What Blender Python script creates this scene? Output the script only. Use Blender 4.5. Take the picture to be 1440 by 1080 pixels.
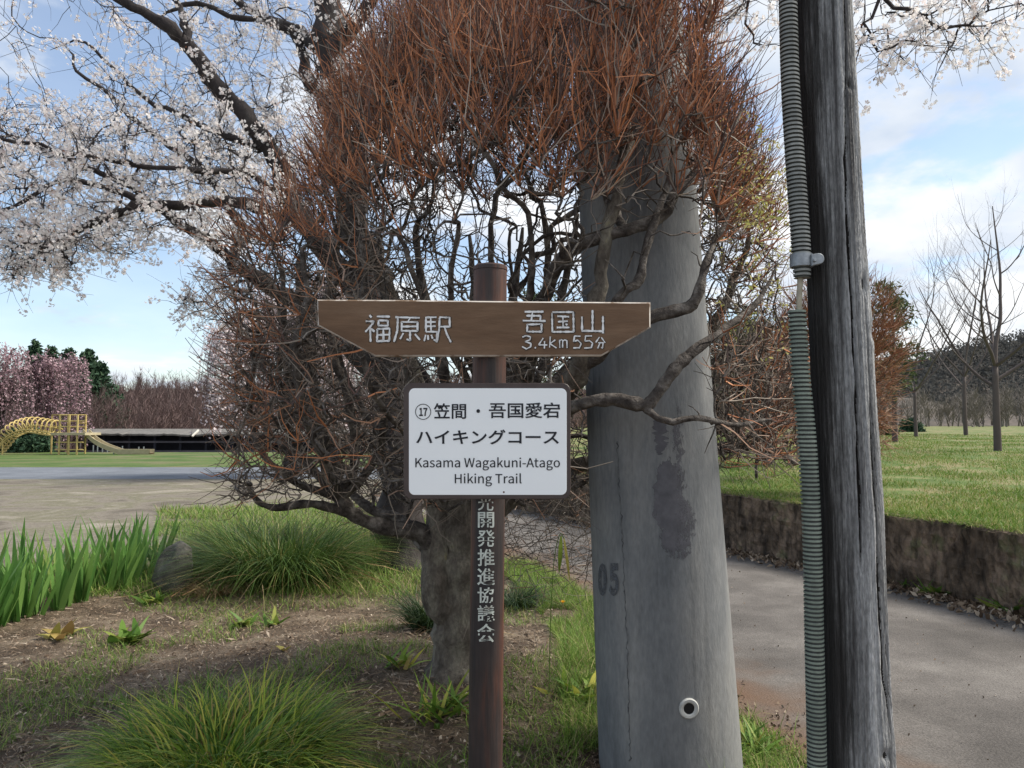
import bpy, math, random
import numpy as np
from mathutils import Vector

for _o in list(bpy.data.objects):
    bpy.data.objects.remove(_o)
scene = bpy.context.scene
R = math.radians

# ------------------------------------------------------------------ camera
F = 1088.0                     # focal length in pixels of the 1440 px wide photograph
PITCH = 3.15
CAM = np.array((0.0, 0.0, 1.35))
cd = bpy.data.cameras.new('camera')
cam = bpy.data.objects.new('camera', cd)
scene.collection.objects.link(cam)
cd.sensor_width = 36.0
cd.sensor_fit = 'HORIZONTAL'
cd.lens = 36.0 * F / 1440.0
cd.clip_start = 0.05
cd.clip_end = 2000.0
cam.location = CAM
cam.rotation_euler = (R(90 + PITCH), 0, 0)
scene.camera = cam

# ------------------------------------------------------------------ world / sun / exposure
SUN_AZ, SUN_EL = 80.0, 48.0    # azimuth clockwise from straight ahead (+Y)
world = bpy.data.worlds.new('World')
scene.world = world
world.use_nodes = True
wn, wl = world.node_tree.nodes, world.node_tree.links
wn.clear()
w_out = wn.new('ShaderNodeOutputWorld')
sky = wn.new('ShaderNodeTexSky')
sky.sky_type = 'NISHITA'
sky.sun_disc = False
sky.sun_elevation = R(SUN_EL)
sky.sun_rotation = R(SUN_AZ)
sky.air_density = 1.0
sky.dust_density = 0.7
sky.ozone_density = 1.2
bg_sky = wn.new('ShaderNodeBackground')
bg_sky.inputs['Strength'].default_value = 0.072
wl.new(sky.outputs[0], bg_sky.inputs['Color'])
bg_cloud = wn.new('ShaderNodeBackground')
bg_cloud.inputs['Strength'].default_value = 0.40
tc = wn.new('ShaderNodeTexCoord')
sep = wn.new('ShaderNodeSeparateXYZ')
wl.new(tc.outputs['Generated'], sep.inputs[0])


def wmath(op, a, b=None, clamp=False):
    n = wn.new('ShaderNodeMath')
    n.operation = op
    n.use_clamp = clamp
    for i, v in enumerate((a, b)):
        if v is None:
            continue
        if isinstance(v, (int, float)):
            n.inputs[i].default_value = v
        else:
            wl.new(v, n.inputs[i])
    return n.outputs[0]


zz = wmath('ADD', wmath('MAXIMUM', sep.outputs[2], 0.0), 0.22)
cx = wmath('DIVIDE', sep.outputs[0], zz)
cy = wmath('DIVIDE', sep.outputs[1], zz)
comb = wn.new('ShaderNodeCombineXYZ')
wl.new(cx, comb.inputs[0])
wl.new(cy, comb.inputs[1])
comb.inputs[2].default_value = 1.2
n1 = wn.new('ShaderNodeTexNoise')
n1.inputs['Scale'].default_value = 2.1
n1.inputs['Detail'].default_value = 9
n1.inputs['Roughness'].default_value = 0.56
n1.inputs['Distortion'].default_value = 0.25
wl.new(comb.outputs[0], n1.inputs['Vector'])
# more cloud to the right (east) than to the left; extra unseen cloud added behind the camera to brighten surfaces facing it
bias = wmath('ADD', wmath('MULTIPLY', sep.outputs[0], 0.20), wmath('MULTIPLY', wmath('MAXIMUM', wmath('MULTIPLY', sep.outputs[1], -1.0), 0.0), 0.35))
cl = wmath('ADD', n1.outputs['Fac'], bias)
mr = wn.new('ShaderNodeMapRange')
mr.interpolation_type = 'SMOOTHSTEP'
mr.inputs['From Min'].default_value = 0.45
mr.inputs['From Max'].default_value = 0.58
mr.inputs['To Min'].default_value = 0.2
mr.inputs['To Max'].default_value = 0.97
wl.new(cl, mr.inputs['Value'])
n2 = wn.new('ShaderNodeTexNoise')
n2.inputs['Scale'].default_value = 2.3
n2.inputs['Detail'].default_value = 6
wl.new(comb.outputs[0], n2.inputs['Vector'])
cr = wn.new('ShaderNodeValToRGB')
cr.color_ramp.elements[0].position = 0.35
cr.color_ramp.elements[0].color = (0.60, 0.68, 0.80, 1)
cr.color_ramp.elements[1].position = 0.62
cr.color_ramp.elements[1].color = (0.98, 0.99, 1.0, 1)
wl.new(n2.outputs['Fac'], cr.inputs[0])
wl.new(cr.outputs[0], bg_cloud.inputs['Color'])
mixw = wn.new('ShaderNodeMixShader')
wl.new(mr.outputs[0], mixw.inputs[0])
wl.new(bg_sky.outputs[0], mixw.inputs[1])
wl.new(bg_cloud.outputs[0], mixw.inputs[2])
wl.new(mixw.outputs[0], w_out.inputs['Surface'])

sd = bpy.data.lights.new('sun', 'SUN')
sun = bpy.data.objects.new('sun', sd)
scene.collection.objects.link(sun)
sd.energy = 2.4
sd.angle = R(20)
sd.color = (1.0, 0.92, 0.80)
_az, _el = R(SUN_AZ), R(SUN_EL)
_sv = Vector((math.sin(_az) * math.cos(_el), math.cos(_az) * math.cos(_el), math.sin(_el)))
sun.rotation_euler = _sv.to_track_quat('Z', 'Y').to_euler()
sun.location = (8, 6, 12)
scene.view_settings.view_transform = 'Standard'
scene.view_settings.look = 'None'
scene.view_settings.gamma = 1.0
scene.view_settings.exposure = 1.5
scene.cycles.max_bounces = 6
scene.cycles.transparent_max_bounces = 8

# ------------------------------------------------------------------ helpers
rng = np.random.default_rng(11)
_c, _s = math.cos(R(PITCH)), math.sin(R(PITCH))


def at(px, py, d):
    """photo pixel + distance ahead -> world point"""
    u, v = (px - 720.0) / F, (540.0 - py) / F
    y, z = _c - _s * v, _s + _c * v
    t = d / y
    return CAM + np.array((u * t, d, z * t))


def ats(rows):
    return np.array([at(a, b, c) for a, b, c in rows])


def height(x, y):
    x, y = np.asarray(x, float), np.asarray(y, float)
    h = 0.18 * np.exp(-((x + 0.6) / 1.2) ** 2 - ((y - 3.95) / 1.0) ** 2)
    h = h + 0.012 * np.sin(x * 3.1 + 1) * np.sin(y * 2.3) * np.exp(-((x + 1.8) / 1.9) ** 2)
    t = np.clip((y - 41.0) / 4.0, 0, 1)
    h = h - 0.75 * t * t * (3 - 2 * t) * (np.clip((6 - x) / 4, 0, 1))
    return h


def gnd(px, py):
    """photo pixel -> point on the ground"""
    u, v = (px - 720.0) / F, (540.0 - py) / F
    dr = np.array((u, _c - _s * v, _s + _c * v))
    lo, hi = 0.5, 80.0
    ts = np.linspace(lo, hi, 12000)
    p = CAM + ts[:, None] * dr
    k = np.argmax(p[:, 2] < height(p[:, 0], p[:, 1]))
    return p[k]


def tag(o, label=None, cat=None, group=None, kind=None):
    for k, v in (('label', label), ('category', cat), ('group', group), ('kind', kind)):
        if v:
            o[k] = v
    return o


ORI = {}


def empty(name, loc, label, cat, group=None):
    o = bpy.data.objects.new(name, None)
    o.empty_display_size = 0.1
    scene.collection.objects.link(o)
    o.location = tuple(float(c) for c in loc)
    ORI[o.name] = np.array(loc, float)
    return tag(o, label, cat, group)


class MB:
    """collects vertices and faces; build() links ONE mesh object"""

    def __init__(self):
        self.v, self.f, self.m, self.n = [], [], [], 0
        self.uvs = None

    def add(self, V, Fc, mi=0):
        V = np.asarray(V, float).reshape(-1, 3)
        Fc = np.asarray(Fc, int)
        if len(Fc):
            self.f.append(Fc + self.n)
            self.m.append(np.full(len(Fc), mi))
        self.v.append(V)
        self.n += len(V)

    def tubes(self, P, Rr, k=3, mi=0, cap=False):
        """batch of tubes: P (M,n,3), Rr (M,n)"""
        P = np.asarray(P, float)
        Rr = np.asarray(Rr, float)
        if P.ndim == 2:
            P, Rr = P[None], Rr[None]
        M, n, _ = P.shape
        if M == 0:
            return
        T = np.gradient(P, axis=1)
        T /= np.linalg.norm(T, axis=2, keepdims=True) + 1e-9
        mean = np.abs(T.mean(axis=1))
        ref = np.zeros((M, 3))
        ref[np.arange(M), np.argmin(mean, axis=1)] = 1.0
        N = np.cross(T, ref[:, None, :])
        N /= np.linalg.norm(N, axis=2, keepdims=True) + 1e-9
        B = np.cross(T, N)
        a = np.arange(k) * 2 * math.pi / k
        V = (P[:, :, None, :] + Rr[:, :, None, None] * (np.cos(a)[None, None, :, None] * N[:, :, None, :]
             + np.sin(a)[None, None, :, None] * B[:, :, None, :]))
        idx = np.arange(M * n * k).reshape(M, n, k)
        a0, a1 = idx[:, :-1, :], np.roll(idx, -1, axis=2)[:, :-1, :]
        b0, b1 = idx[:, 1:, :], np.roll(idx, -1, axis=2)[:, 1:, :]
        Fc = np.stack([a0, b0, b1, a1], axis=-1).reshape(-1, 4)
        base = self.n
        self.add(V.reshape(-1, 3), Fc, mi)
        if cap:
            for e, rev in ((0, False), (n - 1, True)):
                q = idx[:, e, :] + base
                if rev:
                    q = q[:, ::-1]
                self.f.append(q)
                self.m.append(np.full(len(q), mi))

    def tube(self, path, rad, k=8, mi=0, cap=True):
        path = np.asarray(path, float)
        rad = np.broadcast_to(np.asarray(rad, float), (len(path),))
        self.tubes(path[None], rad[None], k, mi, cap)

    def box(self, lo, hi, mi=0, bevel=0.0):
        lo, hi = np.minimum(lo, hi), np.maximum(lo, hi)
        if bevel <= 0:
            V = [(x, y, z) for x in (lo[0], hi[0]) for y in (lo[1], hi[1]) for z in (lo[2], hi[2])]
            self.add(V, [(0, 1, 3, 2), (4, 6, 7, 5), (0, 4, 5, 1), (2, 3, 7, 6), (0, 2, 6, 4), (1, 5, 7, 3)], mi)
        else:
            b = bevel
            pts = [(lo[0], lo[2]), (hi[0], lo[2]), (hi[0], hi[2]), (lo[0], hi[2])]
            self.slab(pts, lo[1], hi[1], b, mi, mi)

    def slab(self, pts, y0, y1, bevel, mi=0, mi_edge=0):
        """plate: outline pts (x,z) in the vertical plane, front y0, back y1, front edge chamfered"""
        pts = np.asarray(pts, float)
        c = pts.mean(axis=0)
        n = len(pts)
        e = np.roll(pts, -1, 0) - pts
        en = np.stack([-e[:, 1], e[:, 0]], 1) / (np.linalg.norm(e, axis=1)[:, None] + 1e-12)
        if np.sum((c - pts) * en) < 0:
            en = -en
        nn = en + np.roll(en, 1, 0)
        nn = nn / (np.sum(nn * en, axis=1)[:, None] + 1e-9)
        ins = pts + nn * bevel
        V = np.concatenate([np.c_[ins[:, 0], np.full(n, y0), ins[:, 1]], np.c_[pts[:, 0], np.full(n, y0 + bevel), pts[:, 1]],
                            np.c_[pts[:, 0], np.full(n, y1), pts[:, 1]]])
        i = np.arange(n)
        j = (i + 1) % n
        b = self.n
        self.add(V, np.empty((0, 4), int), mi)
        self.f.append((i[None]) + b)
        self.m.append(np.array([mi]))
        self.f.append((i[None, ::-1]) + b + 2 * n)
        self.m.append(np.array([mi_edge]))
        for o in (0, n):
            q = np.stack([i + o, j + o, j + o + n, i + o + n], 1) + b
            self.f.append(q)
            self.m.append(np.full(n, mi_edge))

    def ribbons(self, P, W, A, mi=0):
        """P (M,n,3) centre lines, W (M,n) half widths, A (M,n,3) or (M,1,3) width axes"""
        L, Rt = P - A * W[..., None], P + A * W[..., None]
        V = np.stack([L, Rt], axis=2)
        M, n = P.shape[:2]
        idx = np.arange(M * n * 2).reshape(M, n, 2)
        Fc = np.stack([idx[:, :-1, 0], idx[:, :-1, 1], idx[:, 1:, 1], idx[:, 1:, 0]], -1).reshape(-1, 4)
        self.add(V.reshape(-1, 3), Fc, mi)

    def build(self, name, mats, parent=None, origin=None, smooth=False):
        V = np.concatenate(self.v) if self.v else np.zeros((0, 3))
        if parent is not None:
            org = ORI[parent.name]
        else:
            org = np.array(origin if origin is not None else (0, 0, 0), float)
        me = bpy.data.meshes.new(name)
        me.vertices.add(len(V))
        me.vertices.foreach_set('co', (V - org if parent is None or True else V).astype(np.float32).ravel())
        loops = np.concatenate([f.ravel() for f in self.f]).astype(np.int32)
        tot = np.concatenate([np.full(len(f), f.shape[1]) for f in self.f]).astype(np.int32)
        st = np.concatenate([[0], np.cumsum(tot)[:-1]]).astype(np.int32)
        me.loops.add(len(loops))
        me.loops.foreach_set('vertex_index', loops)
        me.polygons.add(len(tot))
        me.polygons.foreach_set('loop_start', st)
        me.polygons.foreach_set('loop_total', tot)
        if not isinstance(mats, (list, tuple)):
            mats = [mats]
        for m in mats:
            me.materials.append(m)
        me.polygons.foreach_set('material_index', np.concatenate(self.m).astype(np.int32))
        me.polygons.foreach_set('use_smooth', np.full(len(tot), bool(smooth)))
        me.update(calc_edges=True)
        if self.uvs is not None:
            uv = me.uv_layers.new(name='UVMap')
            uv.data.foreach_set('uv', np.asarray(self.uvs, np.float32)[loops].ravel())
        o = bpy.data.objects.new(name, me)
        scene.collection.objects.link(o)
        if parent is not None:
            o.parent = parent
            ORI[o.name] = org
        else:
            o.location = tuple(org)
            ORI[o.name] = org
        return o

    def child(self, name, mats, parent, smooth=False):
        return self.build(name, mats, parent=parent, smooth=smooth)


def grid_faces(nu, nv, closed=False):
    idx = np.arange(nu * nv).reshape(nu, nv)
    if closed:
        a, b = idx, np.roll(idx, -1, 0)
    else:
        a, b = idx[:-1], idx[1:]
    return np.stack([a[:, :-1], b[:, :-1], b[:, 1:], a[:, 1:]], -1).reshape(-1, 4)


def unit(v):
    return v / (np.linalg.norm(v, axis=-1, keepdims=True) + 1e-12)


def rdir(n):
    return unit(rng.normal(size=(n, 3)))


# ------------------------------------------------------------------ materials
def mat(name, stops, scale=6.0, detail=6.0, rough=0.85, stretch=(1, 1, 1), bump=0.0, bscale=None, island=0.0,
        stops2=None, scale2=40.0, fac2=0.5, spec=0.25, metallic=0.0, trans=0.0, sheen=0.0, dist=0.0, stretch2=None):
    """noise -> colour ramp (+ a second finer ramp mixed in, + a brightness/hue change per separate leaf or twig)"""
    m = bpy.data.materials.new(name)
    m.use_nodes = True
    nt = m.node_tree
    N, L = nt.nodes, nt.links
    b = N['Principled BSDF']
    b.inputs['Roughness'].default_value = rough
    b.inputs['Metallic'].default_value = metallic
    b.inputs['Specular IOR Level'].default_value = spec
    tcn = N.new('ShaderNodeTexCoord')

    def ramp(st):
        r = N.new('ShaderNodeValToRGB')
        e = r.color_ramp.elements
        while len(e) < len(st):
            e.new(0.5)
        for i, (p, c) in enumerate(st):
            e[i].position = p
            e[i].color = (*c, 1)
        return r

    def noise(sc, de, stv):
        mp = N.new('ShaderNodeMapping')
        mp.inputs['Scale'].default_value = stv
        L.new(tcn.outputs['Object'], mp.inputs['Vector'])
        n = N.new('ShaderNodeTexNoise')
        n.inputs['Scale'].default_value = sc
        n.inputs['Detail'].default_value = de
        n.inputs['Roughness'].default_value = 0.6
        n.inputs['Distortion'].default_value = dist
        L.new(mp.outputs[0], n.inputs['Vector'])
        return n

    if island:
        geo = N.new('ShaderNodeNewGeometry')
        r = ramp(stops)
        if island >= 1:
            L.new(geo.outputs['Random Per Island'], r.inputs[0])
        else:
            nz = noise(scale, detail, stretch)
            mx = N.new('ShaderNodeMix')
            mx.inputs[0].default_value = island
            L.new(nz.outputs['Fac'], mx.inputs[2])
            L.new(geo.outputs['Random Per Island'], mx.inputs[3])
            L.new(mx.outputs[0], r.inputs[0])
        col = r.outputs[0]
    else:
        nz = noise(scale, detail, stretch)
        r = ramp(stops)
        L.new(nz.outputs['Fac'], r.inputs[0])
        col = r.outputs[0]
    if stops2:
        nz2 = noise(scale2, 5, stretch2 or stretch)
        r2 = ramp(stops2)
        L.new(nz2.outputs['Fac'], r2.inputs[0])
        mx = N.new('ShaderNodeMix')
        mx.data_type = 'RGBA'
        mx.blend_type = 'OVERLAY'
        mx.inputs[0].default_value = fac2
        L.new(col, mx.inputs[6])
        L.new(r2.outputs[0], mx.inputs[7])
        col = mx.outputs[2]
    L.new(col, b.inputs['Base Color'])
    if bump:
        nb = noise(bscale or scale * 4, 6, stretch)
        bp = N.new('ShaderNodeBump')
        bp.inputs['Strength'].default_value = bump
        bp.inputs['Distance'].default_value = 0.02
        L.new(nb.outputs['Fac'], bp.inputs['Height'])
        L.new(bp.outputs[0], b.inputs['Normal'])
    if trans:
        tr = N.new('ShaderNodeBsdfTranslucent')
        L.new(col, tr.inputs['Color'])
        ms = N.new('ShaderNodeMixShader')
        ms.inputs[0].default_value = trans
        L.new(b.outputs[0], ms.inputs[1])
        L.new(tr.outputs[0], ms.inputs[2])
        L.new(ms.outputs[0], N['Material Output'].inputs['Surface'])
    return m


GREY2 = [(0.3, (0.25,) * 3), (0.7, (0.75,) * 3)]
M = {}
M['soil'] = mat('soil', [(0.3, (0.045, 0.032, 0.022)), (0.5, (0.10, 0.075, 0.052)), (0.62, (0.17, 0.135, 0.10)), (0.75, (0.08, 0.085, 0.035))],
                scale=3.2, detail=10, bump=0.8, bscale=40, stops2=GREY2, scale2=70, fac2=0.8)
M['road'] = None
M['gravel'] = mat('gravel', [(0.36, (0.10, 0.086, 0.068)), (0.47, (0.165, 0.147, 0.12)), (0.55, (0.125, 0.118, 0.078)), (0.66, (0.225, 0.203, 0.168))],
                  scale=0.8, detail=12, bump=0.4, bscale=30, stops2=GREY2, scale2=26, fac2=0.7, dist=0.6)
M['asphalt'] = mat('asphalt', [(0.3, (0.095, 0.108, 0.127)), (0.7, (0.16, 0.175, 0.20))], scale=1.0, detail=8, stops2=GREY2, scale2=30, fac2=0.5)
M['lawn'] = mat('lawn', [(0.34, (0.06, 0.10, 0.018)), (0.46, (0.09, 0.13, 0.03)), (0.55, (0.19, 0.165, 0.08)), (0.66, (0.07, 0.11, 0.025))],
                scale=0.9, detail=10, bump=0.5, bscale=30, stops2=GREY2, scale2=30, fac2=0.7)
M['far_grass'] = mat('far_grass', [(0.36, (0.045, 0.085, 0.015)), (0.5, (0.075, 0.115, 0.026)), (0.62, (0.12, 0.12, 0.055))], scale=0.5, detail=8, stops2=GREY2, scale2=12, fac2=0.5)
M['grass'] = mat('grass', [(0.0, (0.07, 0.14, 0.02)), (0.45, (0.14, 0.25, 0.04)), (0.75, (0.23, 0.32, 0.065)), (0.9, (0.36, 0.32, 0.15)), (1.0, (0.36, 0.29, 0.17))],
                 island=1, trans=0.3, rough=0.6)
M['lawn_blade'] = mat('lawn_blade', [(0.25, (0.06, 0.135, 0.014)), (0.45, (0.115, 0.215, 0.024)), (0.58, (0.17, 0.24, 0.04)), (0.72, (0.32, 0.28, 0.12)), (1.0, (0.40, 0.33, 0.2))],
                      island=0.55, scale=0.8, trans=0.3, rough=0.6)
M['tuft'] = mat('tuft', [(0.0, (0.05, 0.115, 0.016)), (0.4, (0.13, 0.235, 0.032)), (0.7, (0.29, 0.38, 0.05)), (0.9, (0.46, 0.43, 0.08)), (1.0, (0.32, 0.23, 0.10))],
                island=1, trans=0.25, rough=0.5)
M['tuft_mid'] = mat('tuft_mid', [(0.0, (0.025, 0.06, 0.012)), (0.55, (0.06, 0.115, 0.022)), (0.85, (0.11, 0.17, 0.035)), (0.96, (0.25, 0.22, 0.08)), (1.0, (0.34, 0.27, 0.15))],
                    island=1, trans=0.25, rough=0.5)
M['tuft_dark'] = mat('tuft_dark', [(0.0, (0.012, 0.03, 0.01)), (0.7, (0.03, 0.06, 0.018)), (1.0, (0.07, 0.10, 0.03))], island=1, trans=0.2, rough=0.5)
M['dry_grass'] = mat('dry_grass', [(0.0, (0.22, 0.13, 0.06)), (0.5, (0.32, 0.21, 0.11)), (1.0, (0.42, 0.33, 0.20))], island=1, trans=0.2)
M['iris'] = mat('iris', [(0.0, (0.075, 0.18, 0.04)), (0.5, (0.13, 0.27, 0.065)), (0.9, (0.20, 0.35, 0.09)), (1.0, (0.24, 0.27, 0.08))], island=1, trans=0.3, rough=0.45)
M['weed'] = mat('weed', [(0.0, (0.06, 0.14, 0.02)), (0.6, (0.13, 0.23, 0.04)), (1.0, (0.26, 0.28, 0.06))], island=1, trans=0.3, rough=0.55)
M['hosta'] = mat('hosta', [(0.0, (0.30, 0.29, 0.07)), (0.6, (0.38, 0.34, 0.10)), (1.0, (0.30, 0.18, 0.07))], island=1, trans=0.3, rough=0.55)
M['litter'] = mat('litter', [(0.0, (0.06, 0.040, 0.028)), (0.4, (0.13, 0.092, 0.063)), (0.75, (0.23, 0.175, 0.125)), (1.0, (0.40, 0.34, 0.27))], island=1, rough=0.9)
M['bark'] = mat('bark', [(0.3, (0.055, 0.045, 0.037)), (0.5, (0.12, 0.105, 0.088)), (0.66, (0.20, 0.185, 0.15)), (0.78, (0.30, 0.26, 0.12))],
                scale=14, detail=8, bump=0.9, bscale=50, stretch=(1, 1, 0.5), stops2=GREY2, scale2=90, fac2=0.6)
M['branch'] = mat('branch', [(0.34, (0.035, 0.029, 0.027)), (0.5, (0.09, 0.078, 0.07)), (0.64, (0.20, 0.182, 0.165))], scale=20, detail=8, bump=0.9, bscale=60)
M['twig'] = mat('twig', [(0.0, (0.05, 0.04, 0.038)), (0.25, (0.13, 0.07, 0.055)), (0.55, (0.32, 0.13, 0.066)), (0.84, (0.52, 0.22, 0.10)), (0.92, (0.26, 0.19, 0.15)), (1.0, (0.42, 0.36, 0.30))], island=1, rough=0.6)
M['twig_grey'] = mat('twig_grey', [(0.0, (0.055, 0.045, 0.04)), (0.5, (0.15, 0.125, 0.105)), (0.8, (0.27, 0.235, 0.20)), (1.0, (0.33, 0.17, 0.10))], island=1, rough=0.7)
M['bud'] = mat('bud', [(0.0, (0.30, 0.31, 0.08)), (0.6, (0.46, 0.46, 0.16)), (1.0, (0.55, 0.50, 0.25))], island=1, trans=0.35)
M['cherry_bark'] = mat('cherry_bark', [(0.3, (0.016, 0.013, 0.014)), (0.55, (0.04, 0.034, 0.034)), (0.75, (0.085, 0.08, 0.075))], scale=7, detail=8, bump=0.8, bscale=25, stretch=(1, 1, 0.6))
M['blossom'] = mat('blossom', [(0.0, (0.66, 0.57, 0.56)), (0.3, (0.82, 0.78, 0.77)), (1.0, (0.88, 0.86, 0.85))], island=1, trans=0.45, rough=0.7)
M['blossom_calyx'] = mat('blossom_calyx', [(0.0, (0.25, 0.10, 0.06)), (1.0, (0.33, 0.22, 0.10))], island=1)
M['blossom_pale'] = mat('blossom_pale', [(0.0, (0.58, 0.48, 0.50)), (1.0, (0.80, 0.73, 0.74))], island=1, trans=0.4)
M['blossom_pink'] = mat('blossom_pink', [(0.0, (0.26, 0.17, 0.19)), (0.6, (0.42, 0.28, 0.33)), (1.0, (0.55, 0.42, 0.46))], island=1, trans=0.3)
M['bare'] = mat('bare', [(0.0, (0.055, 0.045, 0.045)), (1.0, (0.12, 0.10, 0.095))], island=0.5, scale=4)
M['woods'] = mat('woods', [(0.0, (0.085, 0.065, 0.06)), (0.5, (0.15, 0.105, 0.095)), (0.8, (0.20, 0.135, 0.125)), (1.0, (0.18, 0.16, 0.13))], island=0.6, scale=0.06, detail=3)
M['thicket'] = mat('thicket', [(0.0, (0.10, 0.09, 0.085)), (0.6, (0.16, 0.142, 0.128)), (1.0, (0.21, 0.185, 0.15))], island=0.6, scale=0.1, detail=3)
M['conifer'] = mat('conifer', [(0.0, (0.016, 0.042, 0.024)), (0.7, (0.036, 0.075, 0.042)), (1.0, (0.06, 0.105, 0.055))], island=1, trans=0.1)
M['evergreen'] = mat('evergreen', [(0.0, (0.03, 0.05, 0.022)), (0.7, (0.075, 0.10, 0.042)), (1.0, (0.13, 0.15, 0.07))], island=1, trans=0.2)
M['far_wood'] = mat('far_wood', [(0.0, (0.055, 0.062, 0.066)), (0.55, (0.08, 0.082, 0.08)), (1.0, (0.105, 0.10, 0.095))], island=0.7, scale=0.03, detail=3, trans=0.5, spec=0.0, rough=1.0)
M['hill'] = mat('hill', [(0.3, (0.05, 0.045, 0.04)), (0.6, (0.085, 0.07, 0.06)), (0.8, (0.05, 0.055, 0.04))], scale=0.25, detail=10, stops2=GREY2, scale2=2.0, fac2=0.7)
M['wall'] = mat('wall', [(0.32, (0.032, 0.024, 0.018)), (0.46, (0.085, 0.062, 0.044)), (0.55, (0.15, 0.11, 0.08)), (0.62, (0.10, 0.095, 0.05)), (0.7, (0.28, 0.245, 0.20))],
                scale=2.6, detail=12, bump=1.0, bscale=22, stops2=[(0.36, (0.12,) * 3), (0.62, (0.88,) * 3)], scale2=9, fac2=0.75, stretch2=(1.6, 1.6, 0.5))
M['stone'] = mat('stone', [(0.3, (0.045, 0.042, 0.038)), (0.7, (0.12, 0.115, 0.105))], scale=9, detail=8, bump=0.6)
M['yellow'] = mat('yellow', [(0.3, (0.36, 0.27, 0.10)), (0.7, (0.50, 0.40, 0.17))], scale=5, rough=0.6)
M['chute'] = mat('chute', [(0.3, (0.30, 0.26, 0.17)), (0.7, (0.42, 0.37, 0.25))], scale=5, rough=0.5)
M['shed_roof'] = mat('shed_roof', [(0.3, (0.11, 0.105, 0.10)), (0.6, (0.15, 0.145, 0.135)), (0.8, (0.09, 0.075, 0.065))], scale=0.7, detail=8, stops2=GREY2, scale2=6, fac2=0.5)
M['shed_wall'] = mat('shed_wall', [(0.3, (0.012, 0.014, 0.02)), (0.7, (0.026, 0.03, 0.045))], scale=0.6, detail=6)
M['shed_rail'] = mat('shed_rail', [(0.3, (0.05, 0.055, 0.07)), (0.7, (0.10, 0.10, 0.12))], scale=1.2, detail=6)
M['white_stick'] = mat('white_stick', [(0.3, (0.5, 0.48, 0.44)), (0.7, (0.65, 0.62, 0.57))], scale=2)
M['steel'] = mat('steel', [(0.3, (0.16, 0.18, 0.20)), (0.7, (0.34, 0.37, 0.40))], scale=30, rough=0.45, metallic=0.4, spec=0.5, bump=0.15)
M['cable'] = mat('cable', [(0.3, (0.24, 0.22, 0.17)), (0.7, (0.40, 0.37, 0.29))], scale=30, rough=0.6)
M['conduit_grey'] = mat('conduit_grey', [(0.3, (0.15, 0.16, 0.155)), (0.7, (0.26, 0.275, 0.265))], scale=9, detail=6, rough=0.5, spec=0.4, stops2=GREY2, scale2=60, fac2=0.35)
M['conduit_green'] = mat('conduit_green', [(0.3, (0.125, 0.16, 0.135)), (0.7, (0.22, 0.265, 0.225))], scale=9, detail=6, rough=0.5, spec=0.4, stops2=GREY2, scale2=60, fac2=0.35)
M['conduit_gap'] = mat('conduit_gap', [(0.3, (0.055, 0.06, 0.057)), (0.7, (0.09, 0.096, 0.09))], scale=30)
M['board'] = mat('board', [(0.34, (0.108, 0.064, 0.039)), (0.5, (0.135, 0.083, 0.051)), (0.66, (0.162, 0.105, 0.068))], scale=9, detail=8, rough=0.75,
                 stretch=(0.35, 1, 1.6), bump=0.12, bscale=60, stops2=GREY2, scale2=45, fac2=0.25)
M['worn_edge'] = mat('worn_edge', [(0.36, (0.15, 0.10, 0.065)), (0.48, (0.42, 0.38, 0.34)), (0.75, (0.60, 0.58, 0.55))], scale=22, detail=6, rough=0.9)
M['carve'] = mat('carve', [(0.3, (0.40, 0.40, 0.40)), (0.5, (0.66, 0.68, 0.70)), (0.75, (0.74, 0.76, 0.78))], scale=70, detail=5, rough=0.8)
M['carve_shade'] = mat('carve_shade', [(0.3, (0.035, 0.028, 0.024)), (0.7, (0.10, 0.075, 0.055))], scale=70, detail=5, rough=0.9)
M['plate'] = mat('plate', [(0.3, (0.78, 0.82, 0.85)), (0.7, (0.82, 0.855, 0.88))], scale=8, detail=5, rough=0.35, spec=0.4)
M['plate_rim'] = mat('plate_rim', [(0.3, (0.043, 0.030, 0.028)), (0.7, (0.062, 0.045, 0.042))], scale=20, rough=0.45, spec=0.4)
M['ink'] = mat('ink', [(0.3, (0.012, 0.014, 0.02)), (0.7, (0.02, 0.022, 0.03))], scale=20, rough=0.5)
M['post_letter'] = mat('post_letter', [(0.25, (0.20, 0.16, 0.12)), (0.42, (0.40, 0.43, 0.40)), (0.7, (0.55, 0.60, 0.56))], scale=38, detail=6, rough=0.8)
M['post'] = mat('post', [(0.36, (0.014, 0.013, 0.015)), (0.47, (0.030, 0.022, 0.021)), (0.55, (0.065, 0.028, 0.020)), (0.66, (0.13, 0.056, 0.028))],
                scale=11, detail=9, rough=0.55, spec=0.35, stretch=(1.6, 1.6, 0.12), bump=0.15, bscale=60, stops2=GREY2, scale2=60, fac2=0.35, stretch2=(1, 1, 0.4))
M['rust'] = mat('rust', [(0.3, (0.06, 0.026, 0.018)), (0.6, (0.12, 0.05, 0.03))], scale=25, rough=0.85)
M['concrete_ring'] = mat('concrete_ring', [(0.3, (0.33, 0.34, 0.33)), (0.7, (0.46, 0.47, 0.46))], scale=30, rough=0.6)
M['hole'] = mat('hole', [(0.3, (0.01, 0.01, 0.01)), (0.7, (0.015, 0.015, 0.015))], scale=5)
M['dandelion'] = mat('dandelion', [(0.0, (0.70, 0.38, 0.02)), (1.0, (0.80, 0.52, 0.04))], island=1, trans=0.2)


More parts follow.
